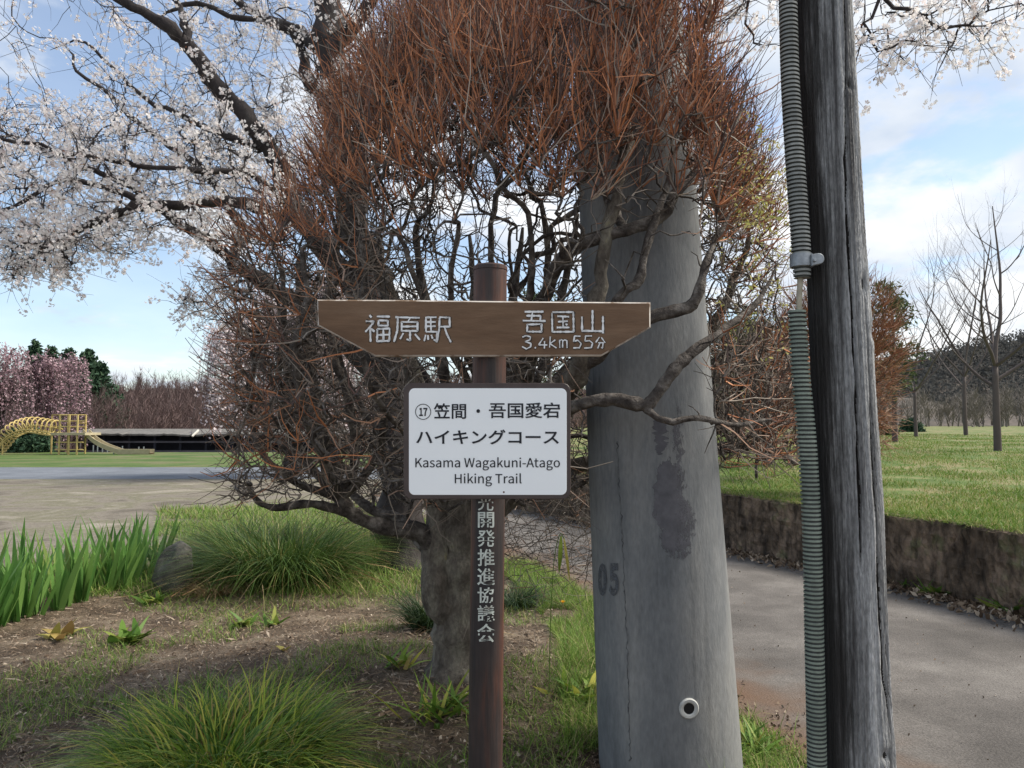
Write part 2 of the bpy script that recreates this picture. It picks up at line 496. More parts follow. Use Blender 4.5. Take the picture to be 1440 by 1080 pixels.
def concrete_mat():
    m = mat('concrete', [(0.34, (0.105, 0.114, 0.124)), (0.5, (0.16, 0.168, 0.174)), (0.66, (0.215, 0.218, 0.214))], scale=2.6, detail=10, rough=0.8,
            stretch=(1.6, 1.6, 0.5), bump=0.12, bscale=70, stops2=GREY2, scale2=55, fac2=0.3)
    nt = m.node_tree
    N, L = nt.nodes, nt.links
    b = N['Principled BSDF']
    src = b.inputs['Base Color'].links[0].from_socket
    tcn = N.new('ShaderNodeTexCoord')
    mp = N.new('ShaderNodeMapping')
    mp.inputs['Scale'].default_value = (22, 22, 1.1)
    L.new(tcn.outputs['Object'], mp.inputs[0])
    n = N.new('ShaderNodeTexNoise')
    n.inputs['Scale'].default_value = 1.0
    n.inputs['Detail'].default_value = 7
    n.inputs['Roughness'].default_value = 0.65
    L.new(mp.outputs[0], n.inputs['Vector'])
    r = N.new('ShaderNodeValToRGB')
    r.color_ramp.elements[0].position = 0.56
    r.color_ramp.elements[0].color = (1, 1, 1, 1)
    r.color_ramp.elements[1].position = 0.74
    r.color_ramp.elements[1].color = (0.55, 0.55, 0.56, 1)
    L.new(n.outputs['Fac'], r.inputs[0])
    mx = N.new('ShaderNodeMix')
    mx.data_type = 'RGBA'
    mx.blend_type = 'MULTIPLY'
    mx.inputs[0].default_value = 0.8
    L.new(src, mx.inputs[6])
    L.new(r.outputs[0], mx.inputs[7])
    L.new(mx.outputs[2], b.inputs['Base Color'])
    return m


def flaky(name, col, thr, soft, scale, stretch=(1, 1, 1), col2=None):
    """old paint or glue residue: opaque flakes, see-through between them; UV x falls off at the patch's own ragged rim"""
    m = mat(name, [(0.3, col), (0.7, col2 or tuple(min(1, c * 1.5) for c in col))], scale=30, rough=0.85)
    nt = m.node_tree
    N, L = nt.nodes, nt.links
    tcn = N.new('ShaderNodeTexCoord')
    mp = N.new('ShaderNodeMapping')
    mp.inputs['Scale'].default_value = stretch
    L.new(tcn.outputs['Object'], mp.inputs[0])
    n = N.new('ShaderNodeTexNoise')
    n.inputs['Scale'].default_value = scale
    n.inputs['Detail'].default_value = 6
    n.inputs['Roughness'].default_value = 0.7
    L.new(mp.outputs[0], n.inputs['Vector'])
    sp = N.new('ShaderNodeSeparateXYZ')
    L.new(tcn.outputs['UV'], sp.inputs[0])
    ad = N.new('ShaderNodeMath')
    ad.operation = 'ADD'
    L.new(n.outputs['Fac'], ad.inputs[0])
    L.new(sp.outputs[0], ad.inputs[1])
    r = N.new('ShaderNodeMapRange')
    r.inputs['From Min'].default_value = thr
    r.inputs['From Max'].default_value = thr + soft
    L.new(ad.outputs[0], r.inputs['Value'])
    tr = N.new('ShaderNodeBsdfTransparent')
    ms = N.new('ShaderNodeMixShader')
    L.new(r.outputs[0], ms.inputs[0])
    L.new(tr.outputs[0], ms.inputs[1])
    L.new(N['Principled BSDF'].outputs[0], ms.inputs[2])
    L.new(ms.outputs[0], N['Material Output'].inputs['Surface'])
    return m


def road_mat():
    m = mat('road', [(0.36, (0.073, 0.068, 0.064)), (0.5, (0.110, 0.102, 0.096)), (0.64, (0.165, 0.155, 0.145))], scale=1.1, detail=10, rough=0.9,
            bump=0.5, bscale=90, stops2=GREY2, scale2=120, fac2=0.75)
    nt = m.node_tree
    N, L = nt.nodes, nt.links
    b = N['Principled BSDF']
    src = b.inputs['Base Color'].links[0].from_socket
    tcn = N.new('ShaderNodeTexCoord')
    sp = N.new('ShaderNodeSeparateXYZ')
    L.new(tcn.outputs['UV'], sp.inputs[0])
    n = N.new('ShaderNodeTexNoise')
    n.inputs['Scale'].default_value = 3.0
    n.inputs['Detail'].default_value = 8
    L.new(tcn.outputs['Object'], n.inputs['Vector'])
    mu = N.new('ShaderNodeMath')
    mu.operation = 'MULTIPLY_ADD'
    mu.inputs[1].default_value = 0.36
    L.new(n.outputs['Fac'], mu.inputs[0])
    L.new(sp.outputs[0], mu.inputs[2])
    r = N.new('ShaderNodeMapRange')
    r.interpolation_type = 'SMOOTHSTEP'
    r.inputs['From Min'].default_value = 0.40
    r.inputs['From Max'].default_value = 0.17
    L.new(mu.outputs[0], r.inputs['Value'])
    mx = N.new('ShaderNodeMix')
    mx.data_type = 'RGBA'
    mx.inputs[7].default_value = (0.115, 0.072, 0.048, 1)
    L.new(r.outputs[0], mx.inputs[0])
    L.new(src, mx.inputs[6])
    L.new(mx.outputs[2], b.inputs['Base Color'])
    return m


M['concrete'] = concrete_mat()
M['road'] = road_mat()
M['seam'] = mat('seam', [(0.4, (0.05, 0.054, 0.06)), (0.6, (0.14, 0.147, 0.152))], scale=30)
M['residue'] = flaky('residue', (0.08, 0.08, 0.09), 0.62, 0.05, 75, (1.5, 1.5, 0.55))
M['number_paint'] = flaky('number_paint', (0.062, 0.068, 0.078), 0.50, 0.25, 60)


def wood_mat():
    m = mat('weathered_wood', [(0.34, (0.075, 0.075, 0.078)), (0.44, (0.19, 0.195, 0.20)), (0.54, (0.30, 0.31, 0.32)), (0.66, (0.42, 0.43, 0.44))],
            scale=1.0, detail=12, rough=0.85, stretch=(34, 34, 1.0), bump=0.8, bscale=5, stops2=GREY2, scale2=8, fac2=0.8, stretch2=(22, 22, 5))
    nt = m.node_tree
    N, L = nt.nodes, nt.links
    b = N['Principled BSDF']
    src = b.inputs['Base Color'].links[0].from_socket
    tcn = N.new('ShaderNodeTexCoord')
    sp = N.new('ShaderNodeSeparateXYZ')
    L.new(tcn.outputs['UV'], sp.inputs[0])
    mp = N.new('ShaderNodeMapping')
    mp.inputs['Scale'].default_value = (30, 30, 2.2)
    L.new(tcn.outputs['Object'], mp.inputs[0])
    n = N.new('ShaderNodeTexNoise')
    n.inputs['Scale'].default_value = 1.0
    n.inputs['Detail'].default_value = 9
    n.inputs['Roughness'].default_value = 0.7
    L.new(mp.outputs[0], n.inputs['Vector'])
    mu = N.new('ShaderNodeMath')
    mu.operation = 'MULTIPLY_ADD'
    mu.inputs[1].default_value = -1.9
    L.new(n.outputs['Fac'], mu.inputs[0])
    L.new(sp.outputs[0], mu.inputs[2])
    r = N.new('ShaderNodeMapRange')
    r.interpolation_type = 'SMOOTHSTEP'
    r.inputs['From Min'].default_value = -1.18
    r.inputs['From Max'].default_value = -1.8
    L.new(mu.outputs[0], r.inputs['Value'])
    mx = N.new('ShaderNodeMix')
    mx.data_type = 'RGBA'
    mx.inputs[7].default_value = (0.035, 0.034, 0.034, 1)    # darker, in noisy streaks, towards the flank under the hose
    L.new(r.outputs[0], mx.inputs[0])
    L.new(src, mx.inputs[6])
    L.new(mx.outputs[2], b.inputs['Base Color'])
    return m


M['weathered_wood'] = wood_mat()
M['wood_dark'] = mat('wood_dark', [(0.3, (0.012, 0.011, 0.011)), (0.7, (0.035, 0.032, 0.03))], scale=30)


# ------------------------------------------------------------------ tree growing
def grow(nodes, parents, pts, bf=0.35, block=None):
    """joins the points to the skeleton, each by the cheapest of short twig and short way to the root"""
    pos = [np.array(p, float) for p in nodes]
    par = list(parents)
    plen = []
    for i, p in enumerate(par):
        plen.append(0.0 if p < 0 else plen[p] + np.linalg.norm(pos[i] - pos[p]))
    pts = np.asarray(pts, float)
    n = len(pts)
    best = np.full(n, np.inf)
    bi = np.full(n, -1)
    bd = np.full(n, np.inf)

    def upd(k):
        d = np.linalg.norm(pts - pos[k], axis=1)
        c = d + bf * plen[k]
        if block is not None:
            c = c + block(pts, pos[k]) * 50.0
        b = c < best
        best[b] = c[b]
        bi[b] = k
        bd[b] = d[b]

    for k in range(len(pos)):
        upd(k)
    for _ in range(n):
        j = int(np.argmin(best + bd * 0.8))
        if not np.isfinite(best[j]):
            break
        k = int(bi[j])
        if best[j] > 40:
            best[j] = np.inf
            pts[j] = 1e6
            continue
        pos.append(pts[j].copy())
        par.append(k)
        plen.append(plen[k] + bd[j])
        pts[j] = 1e6
        best[j] = np.inf
        bd[j] = np.inf
        m = best < np.inf
        d = np.linalg.norm(pts - pos[-1], axis=1)
        c = d + bf * plen[-1]
        if block is not None:
            c = c + block(pts, pos[-1]) * 50.0
        b = m & (c < best)
        best[b] = c[b]
        bi[b] = len(pos) - 1
        bd[b] = d[b]
    return np.array(pos), np.array(par)


def radii(par, tip, power, forced=None):
    n = len(par)
    w = np.zeros(n)
    ch = [[] for _ in range(n)]
    for i in range(n):
        if par[i] >= 0:
            ch[par[i]].append(i)
    order = topo(par)
    for i in order[::-1]:
        if not ch[i]:
            w[i] = 1
        if par[i] >= 0:
            w[par[i]] += w[i]
    r = tip * np.power(np.maximum(w, 1), power)
    if forced:
        for i, v in forced.items():
            r[i] = v
    for i in order:
        if par[i] >= 0:
            r[i] = min(r[i], r[par[i]])
    return r, ch


def topo(par):
    n = len(par)
    dep = np.full(n, -1)

    def dp(i):
        st = []
        while i >= 0 and dep[i] < 0:
            st.append(i)
            i = par[i]
        b = dep[i] if i >= 0 else -1
        for q in reversed(st):
            b += 1
            dep[q] = b
    for i in range(n):
        dp(i)
    return np.argsort(dep, kind='stable')


def smooth_path(P, Rr, sub, jit):
    n = len(P)
    if n == 1:
        return P, Rr
    Q = np.concatenate([[2 * P[0] - P[1]], P, [2 * P[-1] - P[-2]]])
    out, ro = [], []
    for i in range(n - 1):
        p0, p1, p2, p3 = Q[i], Q[i + 1], Q[i + 2], Q[i + 3]
        for s in range(sub):
            t = s / sub
            p = 0.5 * (2 * p1 + (p2 - p0) * t + (2 * p0 - 5 * p1 + 4 * p2 - p3) * t * t + (3 * p1 - p0 - 3 * p2 + p3) * t ** 3)
            if jit and (i or s):
                p = p + rng.normal(size=3) * jit * np.linalg.norm(p2 - p1)
            out.append(p)
            ro.append(Rr[i] * (1 - t) + Rr[i + 1] * t)
    out.append(P[-1])
    ro.append(Rr[-1])
    return np.array(out), np.array(ro)


def limbs(mb, pos, par, r, ch, rmin=0.0, rmax=9.0, sub=3, jit=0.05, start_frac=0.8):
    """turns the grown nodes into smooth tapered tubes"""
    order = topo(par)
    done = set()
    for i in order:
        if i in done:
            continue
        chain = [i]
        done.add(i)
        j = i
        while ch[j]:
            nx = max(ch[j], key=lambda q: r[q])
            chain.append(nx)
            done.add(nx)
            j = nx
        P, Rr = pos[chain], r[chain].copy()
        if par[i] >= 0:
            P = np.concatenate([[pos[par[i]]], P])
            Rr = np.concatenate([[min(r[par[i]] * start_frac, Rr[0] * 1.35)], Rr])
        if len(P) < 2:
            continue
        Rr[-1] *= 0.5
        if not (rmin <= Rr.max() < rmax):
            continue
        P, Rr = smooth_path(P, Rr, sub, jit)
        if Rr.max() > 0.009:
            Rr = Rr * (1 + 0.11 * rng.normal(size=len(Rr)).clip(-1.5, 2))
        k = 10 if Rr.max() > 0.03 else (6 if Rr.max() > 0.008 else 4)
        mb.tube(P, Rr, k, cap=False)


def twig_batch(base, dirn, length, r0, bend, up=0.25, n=4, wob=0.06):
    """little curved shoots: returns P (M,n,3), R (M,n)"""
    Mn = len(base)
    t = np.linspace(0, 1, n)
    bendv = bend * rdir(Mn) + np.array((0, 0, up))
    P = base[:, None, :] + length[:, None, None] * (t[None, :, None] * dirn[:, None, :] + (t ** 2)[None, :, None] * bendv[:, None, :])
    P[:, 1:] += rng.normal(size=(Mn, n - 1, 3)) * (wob * length)[:, None, None] * 0.5
    Rr = r0[:, None] * (1 - 0.62 * t)[None, :]
    return P, Rr


def flowers(mb, C, size, nrm=None, mi=0):
    """five-petalled open flowers"""
    n = len(C)
    nrm = rdir(n) if nrm is None else unit(nrm)
    ref = rdir(n)
    a = unit(np.cross(nrm, ref))
    b = np.cross(nrm, a)
    size = np.broadcast_to(size, (n,))
    V = [C]
    for k in range(5):
        w = 2 * math.pi * k / 5
        for da, rr, h in ((-0.52, 0.72, 0.22), (0.0, 1.0, 0.36), (0.52, 0.72, 0.22)):
            V.append(C + size[:, None] * (rr * (math.cos(w + da) * a + math.sin(w + da) * b) + h * nrm))
    V = np.stack(V, 1)
    base = np.arange(n)[:, None, None] * 16
    f = np.array([[0, 1 + 3 * k, 2 + 3 * k, 3 + 3 * k] for k in range(5)])[None]
    mb.add(V.reshape(-1, 3), (base + f).reshape(-1, 4), mi)


def leaflets(mb, C, size, aspect=0.5, mi=0, axis=None):
    """small diamond leaves in random attitudes"""
    n = len(C)
    a = rdir(n) if axis is None else unit(axis + 0.35 * rng.normal(size=(n, 3)))
    b = unit(np.cross(a, rdir(n)))
    size = np.broadcast_to(size, (n,))[:, None]
    V = np.stack([C - a * size, C + b * size * aspect, C + a * size, C - b * size * aspect], 1)
    mb.add(V.reshape(-1, 3), np.arange(n * 4).reshape(n, 4), mi)


def blades(mb, base, az, L, w, lean, droop, n=5, up=1.0, mi=0, tipp=1.5):
    """grass blades: start upright-ish, lean along az and droop"""
    Mn = len(base)
    t = np.linspace(0, 1, n)
    out = np.stack([np.cos(az), np.sin(az), np.zeros(Mn)], 1)
    side = np.stack([-np.sin(az), np.cos(az), np.zeros(Mn)], 1)
    hz = lean[:, None] * t + 0.5 * droop[:, None] * t ** 2
    vt = up * t[None] * np.sqrt(np.maximum(1 - lean[:, None] ** 2 * 0.7, 0.05)) - 0.62 * droop[:, None] * t[None] ** 2.2
    P = base[:, None, :] + L[:, None, None] * (hz[..., None] * out[:, None, :])
    P[..., 2] += L[:, None] * vt
    W = w[:, None] * np.maximum(1 - t[None] ** tipp, 0.03)
    tw = rng.normal(size=(Mn, 1)) * 0.6
    A = side * np.cos(tw) + out * np.sin(tw)
    mb.ribbons(P, W, np.broadcast_to(A[:, None, :], P.shape), mi)


FONT = None
try:                                             # Blender's own CJK font also for the Latin letters; its default font otherwise
    import os
    FONT = bpy.data.fonts.load(os.path.join(bpy.utils.system_resource('DATAFILES'), 'fonts', 'Noto Sans CJK Regular.woff2'))
except Exception:
    FONT = None


def text_tris(body, offset=0.0, res=3, shear=0.0):
    cu = bpy.data.curves.new('writing', 'FONT')
    if FONT is not None and body.isascii():
        cu.font = FONT
    cu.body = body
    cu.offset = offset
    cu.resolution_u = res
    cu.shear = shear
    ob = bpy.data.objects.new('writing', cu)
    scene.collection.objects.link(ob)
    dg = bpy.context.evaluated_depsgraph_get()
    dg.update()
    me = bpy.data.meshes.new_from_object(ob.evaluated_get(dg))
    V = np.array([v.co[:] for v in me.vertices])
    Fs = [tuple(p.vertices) for p in me.polygons]
    bpy.data.objects.remove(ob)
    bpy.data.meshes.remove(me)
    bpy.data.curves.remove(cu)
    T = []
    for f in Fs:
        for k in range(1, len(f) - 1):
            T.append((f[0], f[k], f[k + 1]))
    return V, np.array(T)


def fit(V, x0, y0, x1, y1):
    """text vertices -> pixel coordinates inside the box (y down)"""
    lo, hi = V[:, :2].min(0), V[:, :2].max(0)
    s = (V[:, :2] - lo) / (hi - lo)
    return np.stack([x0 + s[:, 0] * (x1 - x0), y1 - s[:, 1] * (y1 - y0)], 1)


# ------------------------------------------------------------------ THE SETTING
def build_ground():
    mb = MB()
    s = np.linspace(-1, 1, 260)
    xs = -2 + 170 * np.sinh(5.2 * s) / math.sinh(5.2)
    t = np.linspace(0, 1, 300)
    ys = -6 + 4.5 * t * 3 + 240 * (np.sinh(5.5 * t) / math.sinh(5.5))
    X, Y = np.meshgrid(xs, ys, indexing='ij')
    Z = height(X, Y)
    mb.add(np.stack([X, Y, Z], -1).reshape(-1, 3), grid_faces(260, 300))
    tag(mb.build('ground', M['soil'], smooth=True), kind='structure')


build_ground()


def patch(name, m, poly_rows, lift, kind='structure', nu=40):
    """poly_rows: list of (left point, right point) going away from the camera, draped on the ground"""
    mb = MB()
    L = np.array([r[0] for r in poly_rows], float)
    Rt = np.array([r[1] for r in poly_rows], float)
    tt = np.linspace(0, len(L) - 1, (len(L) - 1) * 14 + 1)
    i = np.minimum(tt.astype(int), len(L) - 2)
    f = (tt - i)[:, None]
    Lp, Rp = L[i] * (1 - f) + L[i + 1] * f, Rt[i] * (1 - f) + Rt[i + 1] * f
    u = np.linspace(0, 1, nu)
    XY = Lp[:, None] * (1 - u)[None, :, None] + Rp[:, None] * u[None, :, None]
    Z = height(XY[..., 0], XY[..., 1]) + lift
    mb.add(np.concatenate([XY, Z[..., None]], -1).reshape(-1, 3), grid_faces(len(tt), nu)[:, ::-1])
    mb.uvs = np.stack([np.broadcast_to(u, (len(tt), nu)), np.broadcast_to(tt[:, None], (len(tt), nu))], -1).reshape(-1, 2)
    o = mb.build(name, m, smooth=True)
    return tag(o, kind=kind)


WALL_XY = np.array([(4.6, 1.0), (4.1, 3.2), (3.68, 5.3), (3.2, 6.7), (2.32, 8.6), (1.2, 10.7), (-0.2, 13.2), (-1.4, 15.6)])


def catmull(P, sub):
    P = np.asarray(P, float)
    Q, _ = smooth_path(P, np.zeros(len(P)), sub, 0)
    return Q


road_left = np.array([(1.55, 0.6), (1.40, 2.0), (1.17, 3.1), (0.98, 3.9), (0.66, 5.8), (0.24, 7.4), (-0.6, 9.6), (-1.8, 12.4), (-3.0, 14.6)])
rl = catmull(road_left, 6)
wq = catmull(WALL_XY, 7)
ti = np.linspace(0, 1, 26)


def along(Q, t):
    k = np.linspace(0, 1, len(Q))
    return np.stack([np.interp(t, k, Q[:, c]) for c in range(Q.shape[1])], 1)


patch('road', M['road'], list(zip(along(rl, ti), along(wq, ti) + np.array((0.02, 0)))), 0.010)

# schoolyard: gravel, then a bluish asphalt strip, then grass
patch('gravel_yard', M['gravel'], [((-12, 7.1), (-2.75, 7.6)), ((-14, 8.6), (-1.4, 9.3)), ((-20, 11.5), (-1.7, 12.2)), ((-34, 15.0), (-2.8, 15.0)), ((-44, 19.8), (-2.0, 19.9))], 0.008)
patch('asphalt_strip', M['asphalt'], [((-48, 19.9), (-2.0, 19.9)), ((-60, 25.6), (-2.0, 25.6))], 0.012)
patch('far_lawn', M['far_grass'], [((-60, 25.6), (-2.0, 25.6)), ((-95, 41.5), (-2, 41.5))], 0.014)


def lawn_z(x, y):
    y = np.asarray(y, float)
    return np.interp(y, [0, 5, 9, 20, 40, 70, 140], [0.55, 0.55, 0.60, 0.86, 1.18, 1.35, 1.6]) + 0.02 * np.sin(np.asarray(x) * 1.3) * np.sin(y * 0.9)


def build_lawn():
    mb = MB()
    w = along(wq, np.linspace(0, 1, 60))
    nu = 70
    u = np.linspace(0, 1, nu) ** 2.2
    far = np.stack([np.linspace(160, -4, 60), np.linspace(2, 140, 60)], 1)
    XY = (w[:, None] + np.array((0.17, 0.06))) * (1 - u)[None, :, None] + far[:, None] * u[None, :, None]
    Z = lawn_z(XY[..., 0], XY[..., 1])
    mb.add(np.concatenate([XY, Z[..., None]], -1).reshape(-1, 3), grid_faces(60, nu)[:, ::-1])
    tag(mb.build('lawn', M['lawn'], smooth=True), kind='structure')


build_lawn()


def build_hills():
    # low brown rise behind the shed, and the wooded ridge beyond the lawn
    mb = MB()
    xs = np.linspace(-130, 60, 120)
    ys = np.linspace(74, 170, 30)
    X, Y = np.meshgrid(xs, ys, indexing='ij')
    Z = -0.9 + 7.2 * np.clip((Y - 74) / 45, 0, 1) ** 0.8 + 0.8 * np.sin(X * 0.09) * np.clip((Y - 80) / 40, 0, 1) + 0.35 * np.sin(X * 0.4 + Y * .3)
    mb.add(np.stack([X, Y, Z], -1).reshape(-1, 3), grid_faces(120, 30))
    tag(mb.build('hill', M['hill'], smooth=True), kind='structure')
    mb = MB()
    xs = np.linspace(20, 260, 120)
    ys = np.linspace(112, 240, 30)
    X, Y = np.meshgrid(xs, ys, indexing='ij')
    top = np.interp(X, [20, 60, 85, 105, 150, 260], [4, 9.5, 12.5, 17.0, 26, 34])
    Z = 0.6 + top * np.clip((Y - 112) / 50, 0, 1) ** 0.9 + 0.5 * np.sin(X * .5) * np.sin(Y * .3)
    mb.add(np.stack([X, Y, Z], -1).reshape(-1, 3), grid_faces(120, 30))
    tag(mb.build('hill', M['hill'], smooth=True), kind='structure')
    # trees on the ridge, one mass
    mb = MB()
    n = 2600
    x = rng.uniform(24, 170, n)
    y = rng.uniform(113, 176, n)
    tp = np.interp(x, [20, 60, 85, 105, 150, 260], [4, 9.5, 12.5, 17.0, 26, 34])
    z = 0.6 + tp * np.clip((y - 112) / 50, 0, 1) ** 0.9
    hgt = rng.uniform(1.5, 4.2, n)
    k = 64
    C = np.stack([x, y, z], 1)[:, None, :] + rng.normal(size=(n, k, 3)) * np.array((0.9, 0.9, 0.0)) * (hgt[:, None, None] / 3)
    hh = rng.uniform(0.05, 1, (n, k))
    C[..., 2] += hh * hgt[:, None]
    C[..., :2] = np.stack([x, y], 1)[:, None] + (C[..., :2] - np.stack([x, y], 1)[:, None]) * (1.25 - hh)[..., None]
    leaflets(mb, C.reshape(-1, 3), rng.uniform(0.12, 0.36, n * k), 0.6)
    tag(mb.build('far_woodland', M['far_wood']), 'dark wooded ridge far behind the lawn', 'woodland', kind='stuff')


build_hills()


def woods(name, label, xr, yr, hr, n, m, zf, twn=16, seed=0):
    mb = MB()
    x = rng.uniform(*xr, n)
    y = rng.uniform(*yr, n)
    h = rng.uniform(*hr, n)
    z = zf(x, y) - 0.2
    B = np.stack([x, y, z], 1)
    top = B + np.stack([rng.normal(size=n) * 0.3, rng.normal(size=n) * 0.3, h], 1)
    t = np.linspace(0, 1, 4)
    P = B[:, None] * (1 - t)[None, :, None] + top[:, None] * t[None, :, None]
    P[:, 1:3] += rng.normal(size=(n, 2, 3)) * 0.12
    mb.tubes(P, (0.05 + 0.012 * h)[:, None] * (1 - 0.85 * t)[None], 3)
    f = rng.uniform(0.12, 0.95, (n, twn))
    bb = B[:, None] * (1 - f)[..., None] + top[:, None] * f[..., None]
    d = rdir(n * twn).reshape(n, twn, 3)
    d[..., 2] = np.abs(d[..., 2]) + 0.55
    d = unit(d)
    Lt = (h[:, None] * rng.uniform(0.15, 0.42, (n, twn)) * (1.15 - 0.6 * f))
    P2, R2 = twig_batch(bb.reshape(-1, 3), d.reshape(-1, 3), Lt.ravel(), np.full(n * twn, 0.022), 0.15, 0.25, n=3)
    mb.tubes(P2, R2, 3)
    # fine sprays
    b3 = np.repeat(P2[:, 1:].reshape(-1, 3), 4, axis=0)
    d3 = rdir(len(b3))
    d3[:, 2] = np.abs(d3[:, 2]) + 0.4
    P3, R3 = twig_batch(b3, unit(d3), rng.uniform(0.3, 0.9, len(b3)), np.full(len(b3), 0.012), 0.2, 0.2, n=2)
    mb.ribbons(P3, R3 * 1.4, np.broadcast_to(np.array((1.0, 0, 0)), P3.shape))
    tag(mb.build(name, m), label, 'woods', kind='stuff')


def hz(x, y):
    return np.where(y > 74, -0.9 + 7.2 * np.clip((y - 74) / 45, 0, 1) ** 0.8, -0.75)


woods('bare_woods', 'brown leafless wood behind the long low shed', (-75, 24), (51, 100), (2.4, 4.6), 1500, M['woods'], hz)
woods('bare_thicket', 'grey leafless thicket along the far edge of the lawn', (22, 95), (62, 90), (1.8, 3.4), 240, M['thicket'], lambda x, y: lawn_z(x, y))


def vnoise(x, y, sc, seed):
    r_ = np.random.default_rng(seed)
    g = r_.random((64, 64))
    u, v = (x * sc) % 63, (y * sc) % 63
    i, j = u.astype(int), v.astype(int)
    f, h = u - i, v - j
    f, h = f * f * (3 - 2 * f), h * h * (3 - 2 * h)
    i1, j1 = (i + 1) % 64, (j + 1) % 64
    return g[i, j] * (1 - f) * (1 - h) + g[i1, j] * f * (1 - h) + g[i, j1] * (1 - f) * h + g[i1, j1] * f * h


# ------------------------------------------------------------------ retaining wall
def build_wall():
    mb = MB()
    q = along(wq, np.linspace(0, 1, 400))
    T = unit(np.gradient(q, axis=0))
    nrm = np.stack([T[:, 1], -T[:, 0]], 1)       # to the right, into the bank
    zt = lawn_z(q[:, 0], q[:, 1]) + 0.0
    prof = [(0.0, -0.3), (0.0, 0.0)] + [(0.03 * k_, k_) for k_ in np.linspace(.06, .98, 14)] + [(0.036, 1.0), (0.055, 1.03), (0.19, 1.03), (0.20, -0.3)]
    rows = []
    for i, (o, hf) in enumerate(prof):
        z = zt * hf if hf > 0 else hf * 1.0
        jit = (rng.normal(size=(400, 1)) * .006 + .022 * (vnoise(np.arange(400) * .11, np.full(400, i * .9 + 3), 1.0, 4)[:, None] - .5)) * (1 if 0 < i < 17 else 0)
        if i >= 16:
            z = z + .012 * (vnoise(np.arange(400) * .23, np.full(400, 5.0), 1.0, 8) - .5)
        rows.append(np.concatenate([q + nrm * o + nrm * jit, (np.broadcast_to(z, (400,)))[:, None]], 1))
    V = np.stack(rows, 1)
    mb.add(V.reshape(-1, 3), grid_faces(400, len(prof)))
    o = mb.build('retaining_wall', M['wall'], smooth=False)
    tag(o, 'low dark mossy retaining wall along the road, lawn on its top', 'wall')


build_wall()


# ------------------------------------------------------------------ wooden utility pole with conduit
WP = [(0, 1158.5, 36.5), (360, 1175.5, 39), (600, 1188, 42), (720, 1195.5, 43), (1080, 1207, 47)]
WD = 2.30


def wp_at(py):
    ys = [a[0] for a in WP]
    if py < 0:
        return 1158.5 + py * 0.047, 36.5 + py * 0.006
    if py > 1080:
        return 1207 + (py - 1080) * 0.031, 47 + (py - 1080) * 0.008
    return np.interp(py, ys, [a[1] for a in WP]), np.interp(py, ys, [a[2] for a in WP])


